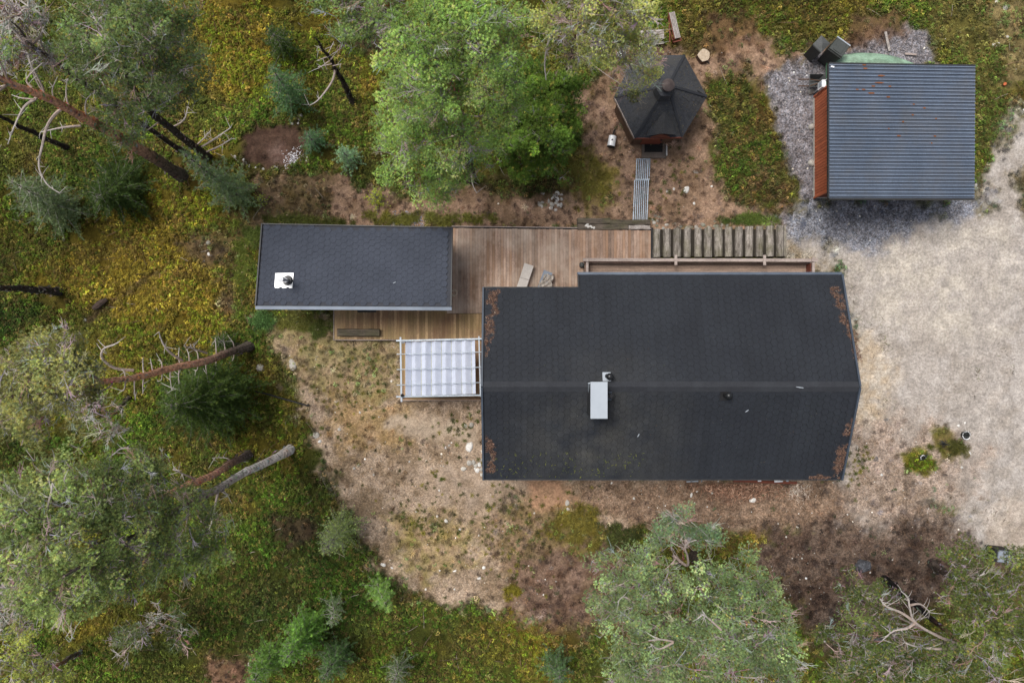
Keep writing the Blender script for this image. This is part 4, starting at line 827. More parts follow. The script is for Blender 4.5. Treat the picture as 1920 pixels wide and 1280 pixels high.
# ------------------------------------------------------------------ hexagonal grill hut
KE, KA = 1.75, 3.35
kota = empty('grill_hut', (W(1236, 181, 1.75).x, W(1236, 181, 1.75).y, 0), 'hexagonal grill hut with a dark pointed shingled roof and a brown round chimney cap', 'hut')
hexp = [W(a, b, KE) for a, b in ((1190, 106), (1283, 104), (1325, 181), (1279, 257), (1190, 259), (1152, 182))]
apex = W(1253, 160, KA); hc = sum(hexp, Vector()) / 6
kr = MB(); kv = [p for p in hexp] + [apex] + [p - Vector((0, 0, .08)) for p in hexp]
kr.add(kv, [(i, 6, (i + 1) % 6) for i in range(6)] + [(i, (i + 1) % 6, 7 + (i + 1) % 6, 7 + i) for i in range(6)] + [tuple(7 + i for i in range(6))])
me_ = kr.mesh('roof', pmat('kota_shingle', (.044, .047, .055), (.032, .035, .042), 1.5, .85, fine=.7, finescale=40, dirt=(.06, .055, .045), dirtscale=.8, dirtamt=.4)); kro = obj('roof', me_, kota)
# lap courses of shingle on every facet
cs = MB(); r = random.Random(3)
for i in range(6):
    A, B = hexp[i], hexp[(i + 1) % 6]; nrm = (B - A).cross(apex - A).normalized(); nrm *= 1 if nrm.z > 0 else -1
    K = 9
    for k in range(K):
        t0, t1 = k / K, min((k + .96) / K, 1); a0, b0 = lerp(A, apex, t0), lerp(B, apex, t0); a1, b1 = lerp(A, apex, t1), lerp(B, apex, t1)
        m_ = max(1, int((b0 - a0).length / .33))
        for j in range(m_):
            u0, u1 = (j + .02) / m_, (j + .98) / m_; h = .016 + r.uniform(0, .006)
            P = [lerp(a0, b0, u0) + nrm * h, lerp(a0, b0, u1) + nrm * h, lerp(a1, b1, u1) + nrm * .004, lerp(a1, b1, u0) + nrm * .004]
            cs.add(P + [lerp(a0, b0, u0), lerp(a0, b0, u1)], [(0, 1, 2, 3), (4, 5, 1, 0)])
tag(cs.build('shingle_field', me_.materials[0], kro), kind='stuff')
for i in range(6):
    b = MB(); b.bar(lerp(hexp[i], apex, .0) + Vector((0, 0, .02)), lerp(hexp[i], apex, .9) + Vector((0, 0, .02)), .10, .025); b.build('hip_cap', M['ridge'], kro)
kw = MB(); inner = [lerp(p, hc, .16) for p in hexp]; kw.add([(p.x, p.y, 0) for p in inner] + [(p.x, p.y, KE + .1) for p in inner], [(i, (i + 1) % 6, 6 + (i + 1) % 6, 6 + i) for i in range(6)]); kwo = kw.build('wall', M['brown_wood'], kota)
for i in range(6):
    A, B = inner[i], inner[(i + 1) % 6]; nn = (A + B) / 2 - hc; nn.z = 0; nn.normalize(); b = MB()
    for zz in np.arange(.1, 1.75, .145): b.bar(Vector((A.x, A.y, zz)) + nn * .03, Vector((B.x, B.y, zz)) + nn * .03, .05, .13)
    b.build('log_wall', M['brown_wood'], kota)
for (i, m_) in ((3, 'red_wood'), (4, 'rail')):
    b = MB(); b.bar(hexp[i] + Vector((0, 0, -.05)), hexp[(i + 1) % 6] + Vector((0, 0, -.05)), .06, .14); b.build('fascia', M[m_], kota)
# gabled dormer over the door
fr_, bk = W(1244, 250.5, 2.45), W(1248, 203, 2.62); lf, lb, rf_, rb_ = W(1213, 255, 1.98), W(1218, 232, 2.02), W(1268, 253, 1.98), W(1266, 230, 2.02)
b = MB(); slab(b, [fr_, bk, lb, lf][::-1] if True else [], .05); slab(b, [fr_, rf_, rb_, bk][::-1], .05); b.build('dormer_roof', me_.materials[0], kota)
b = MB(); b.bar(lb + Vector((-.03, 0, .04)), bk + Vector((0, 0, .035)), .07, .03); b.bar(rb_ + Vector((.02, 0, .04)), bk + Vector((0, 0, .035)), .07, .03); b.build('valley_trim', M['rust'], kota)
b = MB(); a1, a2, a3 = W(1220, 256.5, 2.0), W(1256, 256.5, 2.0), W(1240, 251.5, 2.42); b.add([a1, a2, a3, a1 + Vector((0, .05, 0)), a2 + Vector((0, .05, 0)), a3 + Vector((0, .05, 0)), (a1.x, a1.y, 1.9), (a2.x, a2.y, 1.9)], [(0, 1, 2), (6, 7, 1, 0), (3, 5, 4)]); b.build('gable_board', M['red_wood'], kota)
b = MB(); b.box((W(1226, 0, 1).x, inner[4].y + (inner[3].y - inner[4].y) * .5 - .06, .9), (.85, .06, 1.6)); d_ = b.build('door', M['red_wood'], kota)
b = MB(); b.box((W(1226, 0, 1).x + .33, inner[4].y - .12, .9), (.03, .06, .16)); b.build('handle', M['dark_metal'], d_)
cp = W(1254, 158, 3.75); b = MB(); b.tube([(cp.x - .04, cp.y, 3.0), (cp.x - .04, cp.y, 3.38), (cp.x - .04, cp.y, 3.40)], [.42, .36, .2], 6); b.build('collar', me_.materials[0], kota)
b = MB(); b.tube([(cp.x, cp.y, 3.3), (cp.x, cp.y, 3.66)], [.17, .17], 16); fl_ = b.build('chimney', M['cap_brown'], kota)
b = MB(); b.tube([(cp.x, cp.y, 3.64), (cp.x, cp.y, 3.68), (cp.x, cp.y, 3.84)], [.25, .24, .015], 20); b.build('chimney_cap', M['cap_brown'], fl_)
b = MB(); a = W(1312, 177, 2.0); b.box((a.x, a.y, 2.02), (.36, .16, .03), rz=-.25, ry=.6); b.build('roof_patch', M['underlay'], kota)
# doorstep with the dark mat
b = MB(); p = W(1226, 280, .1); b.box((p.x, p.y, .06), (1.02, .76, .14)); tag(b.build('doorstep', pmat('grey_brown_concrete', (.16, .13, .11), (.11, .09, .075), 4, .9, fine=.4), None), 'low grey-brown slab in front of the grill hut door', 'doorstep')
b = MB(); p = W(1225.5, 274, .16); b.box((p.x, p.y, .15), (.76, .50, .03)); tag(b.build('doormat', M['mat'], None), 'black rectangular rubber mat on the doorstep of the grill hut', 'doormat')
b = MB(); p = W(1249, 275, .1); b.bar(W(1249, 266, .1), W(1249, 292, .1), .10, .06); tag(b.build('board', M['stone_w'], None), 'short pale board beside the grill hut doorstep', 'board')
# kettle-like metal canister lying by the hut
g = empty('metal_canister', W(1147, 264), 'shiny white metal canister lying on the brown ground left of the grill hut', 'canister')
a, c = W(1149, 255, .17), W(1145.5, 275, .17); b = MB(); b.tube([a, lerp(a, c, .03), lerp(a, c, .97), c], [.13, .165, .165, .15], 18); b.build('body', M['bright_metal'], g, smooth=False)
b = MB(); b.tube([c, lerp(a, c, 1.05)], [.17, .16], 18); b.build('lid', M['black'], g); b = MB(); b.tube([a, W(1150, 250, .2), W(1153, 243, .16)], [.03, .025, .03], 8); b.build('handle', M['black'], g)
b = MB(); p = W(1148, 262, .34); b.box((p.x, p.y, .337), (.07, .06, .012)); b.build('label_plate', M['dark_metal'], g)
g = empty('grill_bowl', W(1165, 103), 'round shiny metal bowl on the ground behind the grill hut, under a pine branch', 'bowl')
p = W(1165, 103, .5); b = MB(); b.tube([(p.x, p.y, .42), (p.x, p.y, .5), (p.x, p.y, .54), (p.x, p.y, .5), (p.x, p.y, .47)], [.12, .19, .2, .16, .02], 20); b.build('bowl', M['chrome'], g, smooth=True); b = MB(); b.tube([(p.x, p.y, 0), (p.x, p.y, .44)], .05, 8); b.build('stand', M['dark_metal'], g)
# benches and table behind the hut
def garden_bench(p0, p1, wpx, z, label, n=4, legs=True, mat_='grey_wood', grp=None, nm='park_bench', cat='bench'):
    a, c = W(*p0, z), W(*p1, z); d = (c - a).normalized(); nn = Vector((-d.y, d.x, 0)); w_ = wpx * S * .97; g = empty(nm, ((a.x + c.x) / 2, (a.y + c.y) / 2, 0), label, cat, grp)
    ubx = unit_box(M[mat_]); L = (c - a).length; ang = math.atan2(d.y, d.x)
    for i in range(n):
        o_ = (i + .5) / n - .5; P = (a + c) / 2 + nn * o_ * w_; obj('slat', ubx, g, Matrix.Translation(P) @ Matrix.Rotation(ang, 4, 'Z') @ Matrix.Diagonal((L * random.uniform(.985, 1), w_ / n - .012, .035, 1)))
    for t in (.05, .95):
        for s_ in (-1, 1): b = MB(); P = lerp(a, c, t) + nn * s_ * (w_ / 2 - .04); b.bar((P.x, P.y, 0), (P.x, P.y, z - .02), .06, .06); b.build('leg', M['red_wood'], g)
    return g, a, c, d, nn, w_
g, a, c, d, nn, w_ = garden_bench((1259.5, 23), (1271, 72), 11, .62, 'grey slatted bench with a red frame, standing in the shrubs north-east of the grill hut')
b = MB(); b.bar(a - nn * (w_ / 2 + .03), c - nn * (w_ / 2 + .03), .03, .05); b.bar(c + d * .12 - nn * (w_ / 2 + .1), c + d * .12 + nn * (w_ / 2), .04, .05); b.bar(c + d * .12 + nn * w_ / 2, c + nn * w_ / 2, .04, .05); b.build('frame', M['red_wood'], g)
b = MB(); b.bar(W(1254, 32, .5), W(1256, 80, .5), .03, .04); b.bar(W(1254, 50, .4), W(1261, 76, .4), .03, .04); b.build('brace', M['red_wood'], g)
garden_bench((1198, 66), (1245, 64), 17, .7, 'grey plank picnic table half hidden under pine branches behind the grill hut', 4, nm='picnic_table', cat='table')
garden_bench((1198, 84), (1245, 80), 6, .45, 'grey plank bench along the south side of the picnic table', 2)
g = empty('wooden_pallet', W(1223, 97), 'brown board stack leaning at the back eave of the grill hut', 'boards')
ubx = unit_box(M['brown_wood'])
for i in range(4): p = W(1226, 90 + i * 4.4, .5); obj('board', ubx, g, Matrix.Translation(p) @ Matrix.Rotation(-.08, 4, 'Z') @ Matrix.Diagonal((.50, .085, .05, 1)))
g = empty('firewood_pile', W(1190, 104), 'small heap of brown split firewood at the north-west corner of the grill hut', 'firewood')
r = random.Random(12)
for i in range(7): b = MB(); p = W(1184 + r.uniform(0, 12), 95 + i * 2.8, .15 + .05 * (i % 3)); a_ = r.uniform(-.3, .3); dv = Vector((math.cos(a_), math.sin(a_), 0)) * .17; b.tube([p - dv, p + dv], .06, 5); b.build('split_log', M['brown_wood'], g)
g = empty('chopping_block', W(1320, 103), 'round pale sawn stump standing by the bilberry bushes east of the grill hut', 'stump'); b = MB(); p = W(1320, 103, .38); rr = random.Random(3)
am = [.26 * (1 + rr.uniform(-.12, .12)) for _ in range(14)]
v = []
for z, k in ((0, 1.08), (.36, 1.0)): v += [(p.x + am[i] * k * math.cos(i * .4488), p.y + am[i] * k * math.sin(i * .4488), z) for i in range(14)]
b.add(v, [(i, (i + 1) % 14, 14 + (i + 1) % 14, 14 + i) for i in range(14)]); b.build('bark', M['brown_wood'], g); b = MB(); b.add([(q_[0], q_[1], .365) for q_ in v[14:]], [tuple(range(14))]); b.build('cut_face', pmat('sawn_wood', (.46, .38, .29), (.36, .28, .20), 9, .9, fine=.3, finescale=25), g)
g = empty('axe', W(1328, 115), 'dark handled axe leaning by the pale sawn stump', 'axe'); b = MB(); b.bar(W(1324, 113, .2), W(1333, 124, .05), .045, .04); b.build('handle', M['bin'], g); b = MB(); b.box(W(1325, 114, .25), (.14, .07, .04), rz=.6); b.build('blade', M['dark_metal'], g)

# ------------------------------------------------------------------ garage with the ribbed metal roof
gx0, gx1 = W(1555, 0, 3.0).x, W(1829, 0, 2.75).x
g_tl, g_bl, g_tr, g_br = W(1555, 119.5, 3.0), W(1555, 371.5, 3.0), W(1829, 124, 2.75), W(1827.5, 372.5, 2.75)
gar = empty('garage', (15.5, 8.2, 0), 'red garage with a blue-grey ribbed metal pent roof with rust spots', 'garage')
wb = MB(); X0, X1, Y0, Y1 = W(1526, 0, 0).x, W(1826, 0, 2.6).x - .45, W(0, 371).y, 10.45
for (x0, y0, x1, y1) in ((X0, Y0, X1, Y0), (X1, Y0, X1, Y1), (X1, Y1, X0, Y1), (X0, Y1, X0, Y0)):
    wb.add([(x0, y0, 0), (x1, y1, 0), (x1, y1, 2.72), (x0, y0, 2.72)], [(0, 1, 2, 3)])
wb.build('wall', pmat('red_wall_dark', (.15, .045, .025), None, 3, .85), gar)
for f_, nm in ((MB(), 'foundation'),): f_.box(((X0 + X1) / 2, (Y0 + Y1) / 2, .06), (X1 - X0 + .06, Y1 - Y0 + .06, .14)); f_.build(nm, M['stone'], gar)
bm_ = pmat('falu_red_board', (.44, .125, .055), (.34, .09, .04), 2, .7, rnd=.12, fine=.12, finescale=20); ubr = unit_box(bm_); y = Y0; 
while y < Y1 - .02: obj('board', ubr, gar, Matrix.Translation((X0 - .014, y + .058, 1.38)) @ Matrix.Diagonal((.024, .112, 2.5, 1))); y += .128
b = MB(); b.bar((X0 - .03, Y1 + .02, .1), (X0 - .03, Y1 + .02, 2.6), .07, .07); b.bar((X0 - .03, Y0 - .02, .1), (X0 - .03, Y0 - .02, 2.6), .07, .07); b.build('corner_board', bm_, gar)
b = MB(); b.box((X1 + .02, 8.6, 1.1), (.05, 2.6, 2.0)); go_ = b.build('door', bm_, gar); b = MB(); b.box((X1 + .06, 8.6, 1.0), (.04, .2, .05)); b.build('handle', M['dark_metal'], go_)
rfm = MB(); nrib = 38
def gp(u, v_, dz=0):                            # u along the ribs (west to east), v north to south
    t = lerp(g_tl, g_bl, v_); s__ = lerp(g_tr, g_br, v_); p = lerp(t, s__, u); p.z += dz; return p
prof = [(0, 0), (.42, 0), (.50, -.075), (.60, -.075), (.66, -.020), (.80, -.020), (.86, -.08)]
vv = [];
for k in range(nrib):
    for (t, dz) in prof: vv.append(((k + t) / nrib, dz))
vv.append((1.0, 0))
ro_par = MB(); slab(ro_par, [gp(0, 0.002, -.05), gp(0, .998, -.05), gp(1, .998, -.05), gp(1, .002, -.05)], .05); gro = ro_par.build('roof', M['dark_metal'], gar)
per = 7; bounds = list(range(0, nrib + 1, per)) + ([nrib] if nrib % per else [])
for i in range(len(bounds) - 1):
    A_ = bounds[i] * 7; B_ = bounds[i + 1] * 7; sub = vv[A_:B_ + 1]; b = MB(); v = [gp(0, t, dz + .004 * (i % 2)) for t, dz in sub] + [gp(1, t, dz + .004 * (i % 2)) for t, dz in sub]; n = len(sub)
    b.add(v, [(j, j + 1, n + j + 1, n + j) for j in range(n - 1)]); b.build('roof_sheet', M['roof_metal'], gro)
b = MB(); b.bar(gp(0, 0, -.04) + Vector((-.01, .02, 0)), gp(1, 0, -.04) + Vector((0, .02, 0)), .05, .12); b.bar(gp(0, 1, -.06) + Vector((0, -.02, 0)), gp(1, 1, -.06) + Vector((0, -.02, 0)), .05, .14); b.bar(gp(0, 0, -.07) + Vector((-.02, 0, 0)), gp(0, 1, -.07) + Vector((-.02, 0, 0)), .03, .12); b.build('fascia', M['dark_metal'], gar)
r = random.Random(9)
for (px, py, L) in ((1620, 124, 8), (1622, 130.5, 10), (1652, 144, 14), (1648, 151, 18), (1637, 158, 8), (1607, 164.5, 6), (1619, 164.5, 8), (1633, 171.5, 14), (1668, 158, 6), (1665, 178, 8), (1713, 192.5, 5), (1733, 200, 6), (1711, 213, 5), (1693, 226, 5), (1755, 220.5, 4), (1753, 253.5, 6), (1685, 253.5, 8), (1666, 239, 3), (1747, 267, 3)):
    v_ = (py - 119.5) / 252; k = round(v_ * nrib - .2); v_ = (k + .2) / nrib; u = (px - 1555) / 274; hl = L / 274 / 2; b = MB(); P = []
    for j in range(9): uu = u - hl + 2 * hl * j / 8; P.append((uu, .26 / nrib * math.sin(math.pi * min(1, max(0, (j + .3) / 8.6))) * r.uniform(.7, 1.2)))
    v = [gp(a, v_ - w__, .006) for a, w__ in P] + [gp(a, v_ + w__, .006) for a, w__ in P]; b.add(v, [(j, 9 + j, 10 + j, j + 1) for j in range(8)]); tag(b.build('rust_patch', M['rust'], gro))
b = MB(); b.box(W(1561, 125.5, 3.03), (.13, .06, .03), rz=-.2); b.build('ridge_clip', M['bright_metal'], gro)
# electric box, conduit and vent on the wall
p = Vector((X0 - .10, W(0, 176).y, 1.0)); b = MB(); b.box(p, (.16, .30, .42)); eb = b.build('meter_box', M['bright_metal'], gar); b = MB(); b.box(p + Vector((-.09, .02, .03)), (.012, .2, .28)); b.build('cover_plate', M['grey_sheet'], eb)
b = MB(); b.tube([p + Vector((.05, .12, .2)), (X0 - .04, p.y + .14, 1.5), (X0 - .04, Y1 - .05, 1.9)], .018, 6); b.tube([p + Vector((.02, 0, -.2)), (X0 - .04, p.y, .1)], .014, 6); b.build('conduit', M['bright_metal'], gar)
for i, py in enumerate((171, 237, 305)): 
    b = MB(); v, f = rock_verts(random.Random(60 + i)); q_ = W(1523, py, .1); b.add([(q_.x + x * .14, q_.y + y * .16, z * .3) for x, y, z in v], f); tag(b.build('foundation_stone', M['stone'], None, True), ('pale round stone at the garage wall under the meter box', 'pale round stone at the middle of the garage west wall', 'pale round stone near the south end of the garage west wall')[i], 'stone')
# overturned rowing boat
g = empty('rowing_boat', W(1640, 130), 'pale green overturned rowing boat with dark mould stains behind the garage', 'boat')
L0, L1 = W(1553, 0, .3).x, W(1742, 0, .3).x; yc = W(0, 135, .5).y; half = yc and (W(0, 97, .35).y - yc); n = 22; mseg = 14; v = []
for i in range(n):
    t = i / (n - 1); x = L0 + (L1 - L0) * t; wd = half * (max(0, 1 - max(0, (t - .35) / .65) ** 2.3)) ** .8 * (.78 + .22 * min(1, t / .3)); wd = max(wd, .03); hh = .55 * (1 - .35 * t ** 3)
    for j in range(mseg + 1):
        a = math.pi * j / mseg; strake = .012 * (j % 2); v.append((x, yc + math.cos(a) * (wd + strake), .05 + (math.sin(a) ** .75) * hh * (.75 if wd < .2 else 1) + strake))
b = MB(); b.add(v, [(i * (mseg + 1) + j, (i + 1) * (mseg + 1) + j, (i + 1) * (mseg + 1) + j + 1, i * (mseg + 1) + j + 1) for i in range(n - 1) for j in range(mseg)] + [tuple(range(mseg + 1))]); b.build('hull', M['boat'], g)
b = MB(); b.tube([(v[i * (mseg + 1)][0], v[i * (mseg + 1)][1] + .02, .10) for i in range(n)], .03, 6); b.tube([(v[i * (mseg + 1) + mseg][0], v[i * (mseg + 1) + mseg][1] - .02, .10) for i in range(n)], .03, 6); b.tube([(v[0][0] - .02, yc + half * .75, .25), (v[0][0] - .02, yc - half * .75, .25)], .05, 6); b.build('gunwale', M['boat_dark'], g)
b = MB(); b.bar((L0 + .2, yc, .62), (L1 - .5, yc, .50), .05, .06); b.build('keel', M['boat'], g)
# two bins
def wbin(cx, cy, zt, ang, sx, sy, lab, split):
    p = W(cx, cy, zt); g = empty('waste_bin', (p.x, p.y, 0), lab, 'bin', 'dark bins behind the garage'); b = MB(); b.box((p.x - .03, p.y - .03, zt / 2), (sx * .82, sy * .82, zt), rz=ang, taper=1.17); b.build('body', M['bin'], g)
    R = Matrix.Rotation(ang, 3, 'Z'); b = MB()
    if split:
        for s_ in (-1, 1):
            for q in (-1, 1): pass
        cs_ = [R @ Vector((a * sx / 2, c * sy / 2, 0)) + Vector((p.x, p.y, zt + .02)) for a, c in ((-1, -1), (1, -1), (1, 1), (-1, 1))]; top = Vector((p.x, p.y, zt + .12)); b.add(cs_ + [top] + [q_ - Vector((0, 0, .05)) for q_ in cs_], [(0, 1, 4), (1, 2, 4), (2, 3, 4), (3, 0, 4)] + [(5 + i, 5 + (i + 1) % 4, (i + 1) % 4, i) for i in range(4)])
    else: b.box((p.x, p.y, zt + .03), (sx, sy, .07), rz=ang, taper=.93); c2 = R @ Vector((0, 0, 0)); b.box((p.x + c2.x, p.y + c2.y, zt + .075), (sx * .55, sy * .75, .03), rz=ang)
    b.build('lid', M['bin_lid'] if split else M['bin_lid2'], g); return g, p, R
M['bin_lid2'] = pmat('green_grey_bin_lid', (.055, .062, .060), (.04, .046, .044), 2, .6, fine=.2, finescale=30)
wbin(1540, 83, 1.0, .80, .52, .50, 'dark bin with a creased grey pyramid lid, the western one behind the garage', True)
g, p, R = wbin(1573, 90, 1.15, -.62, .66, .58, 'larger dark green-grey bin with a flat lid, overlapping the stern of the green boat', False)
b = MB(); hh = [R @ Vector((a * .33, .31, 0)) + Vector((p.x, p.y, 1.18)) for a in (-1, 1)]; b.bar(hh[0], hh[1], .05, .06); b.build('handle', M['grey_sheet'], g)
# wheelbarrow tilted against the wall
g = empty('wheelbarrow', W(1535, 158), 'grey wheelbarrow with two brown handles parked at the north-west corner of the garage', 'wheelbarrow')
b = MB(); T = [W(1518, 139, .62), W(1546, 139, .58), W(1549, 150, .58), W(1533, 163, .6), W(1518, 164, .62)]; Bt = [lerp(q_, sum(T, Vector()) / 5, .35) - Vector((0, 0, .32)) for q_ in T]
b.add(T + Bt, [(5, 6, 7, 8, 9)] + [(i, (i + 1) % 5, 5 + (i + 1) % 5, 5 + i) for i in range(5)]); tr = b.build('tray', M['bin_lid'], g); sm = tr.modifiers.new('t', 'SOLIDIFY'); sm.thickness = .02
for py in (149, 161.5): b = MB(); b.tube([W(1497, py, .62), W(1518, py, .5), W(1545, 153, .25)], [.026, .024, .024], 8); b.build('handle', M['brown_wood'], g)
b = MB(); p = W(1552, 152, .2); b.tube([p + Vector((0, -.04, 0)), p + Vector((0, .04, 0))], .19, 18); b.build('wheel', M['black'], g)
# boards on the gravel north of the garage
b = MB(); b.bar(W(1660, 60, .06), W(1668, 96, .06), .10, .04); tag(b.build('board', M['grey_wood'], None), 'grey board lying upright on the gravel north of the green boat', 'board')
b = MB(); b.bar(W(1697, 101, .06), W(1718, 103, .06), .08, .04); tag(b.build('board', M['rail'], None), 'short grey board beside the bow of the green boat', 'board')

# ------------------------------------------------------------------ odds and ends on the ground
g = empty('wall_bench', W(1308, 901), 'thin grey metal step bracket sticking out below the south eave of the cabin', 'bracket')
b = MB(); b.bar(W(1287, 902.5, .45), W(1309, 901.5, .45), .05, .05); b.build('rung', M['grey_sheet'], g)
for px in (1296, 1315): b = MB(); b.bar(W(px, 903, .5), W(px + 3, 895, 1.6), .035, .035); b.build('leg', M['steel'], g)
g = empty('red_sledge', W(1430, 902), 'long dark red board leaning under the south eave of the cabin', 'board'); b = MB(); b.bar(W(1375, 901, .15), W(1494, 905, .12), .10, .06); b.build('board', M['red_wood'], g)
b = MB(); b.tube([W(1452, 902, .3), W(1458, 901.5, .33), W(1468, 902, .3)], [.05, .055, .02], 8); tag(b.build('bottle', M['bright_metal'], None), 'long white bottle lying on the red board at the south wall', 'bottle')
b = MB(); b.tube([W(1421, 901, .3), W(1427, 901, .3)], [.04, .03], 8); tag(b.build('cup', M['bright_metal'], None), 'small white cup on the red board at the south wall', 'cup')
b = MB(); b.tube([W(1474, 901, .3), W(1478, 901, .3)], [.035, .04], 8); tag(b.build('can', M['grey_sheet'], None), 'small pale can beside the white bottle at the south wall', 'can')
# black pipe in the bushes
b = MB(); b.tube([W(478, 733, .06), W(500, 738, .1), (W(530, 747, .12)), W(552, 753, .12), W(577, 760, .12)], [.035] * 5, 10); tag(b.build('drain_pipe', M['black_gloss'], None), 'black plastic pipe poking out of the bushes west of the yard', 'pipe')
b = MB(); b.tube([W(576, 758.5, .12), W(579, 759.5, .12)], .05, 10); b.build('coupling', M['black'], bpy.data.objects['drain_pipe'])
b = MB(); r = random.Random(2); b.tube([W(176, 578, .15), W(184, 572, .2), W(192, 566, .2), W(201, 561, .18)], [.10, .14, .13, .07], 8); tag(b.build('rotten_log', pmat('rotten_wood', (.07, .045, .035), (.03, .022, .018), 6, .95, fine=.6), None), 'short dark rotten log in the yellow moss west of the sauna', 'log')
b = MB(); b.box(W(1882, 170, .1), (.11, .13, .12), rz=.4); 
b = MB(); b.tube([W(1884, 158, .02), W(1884, 158, .16)], [.08, .05], 10); tag(b.build('orange_bucket', M['orange'], None), 'tiny orange plastic cap in the moss east of the garage', 'cap')
# compost or storage box at the lower right, boulder beside the shrubs
g = empty('storage_box', W(1880, 1046), 'dark blue-grey plastic box half hidden by pine twigs at the yard edge', 'box'); b = MB(); p = W(1880, 1042, .6); b.box((p.x, p.y, .3), (.72, .55, .6), rz=-.1); b.build('body', M['black'], g); b = MB(); b.box((p.x + .08, p.y - .02, .62), (.6, .5, .05), rz=-.1, taper=.95); b.build('lid', M['cushion_b'], g)
b = MB(); v, f = rock_verts(random.Random(77), flat=.7); p = W(1617, 1060); b.add([(p.x + x * .34, p.y + y * .3, z * .45) for x, y, z in v], f); tag(b.build('boulder', pmat('dark_boulder', (.10, .105, .12), (.04, .04, .045), 5, .9, fine=.5, finescale=18), None), 'dark lichen-spotted boulder in the shrubs south-east of the cabin', 'boulder')
# three little moss mounds with dark stalks and white rings
for i, (px, py, R_, fr_, lab) in enumerate(((1731, 858, .11, .62, 'small dark pot with a broken white rim on the southernmost moss mound'), (1770, 833, 0, 0, 'small dark withered plant between the two white-rimmed pots'), (1812, 816, .165, .93, 'dark pot with a full white rim on the northern moss mound'))):
    g = empty('flower_pot' if R_ else 'withered_plant', W(px, py), lab, 'pot' if R_ else 'plant'); p = W(px, py, .22)
    if R_:
        b = MB(); b.ring((p.x, p.y, .23), R_, .018, 24, 6, frac=fr_); b.build('rim', M['bright_metal'], g); b = MB(); b.tube([(p.x, p.y, .02), (p.x, p.y, .2)], [R_ * .8, R_ * .95], 16); b.build('pot', M['bin'], g)
    b = MB(); r = random.Random(i + 70)
    for k in range(26): a_ = r.uniform(0, 6.28); L_ = r.uniform(.1, .38); e = p + Vector((math.cos(a_) * L_ - .06, math.sin(a_) * L_ * .7 + .05, r.uniform(-.05, .12))); b.tube([(p.x, p.y, .12), lerp(Vector((p.x, p.y, .2)), e, .5) + Vector((0, 0, .1)), e], [.012, .01, .003], 3)
    b.build('stalk', M['bin'], g)

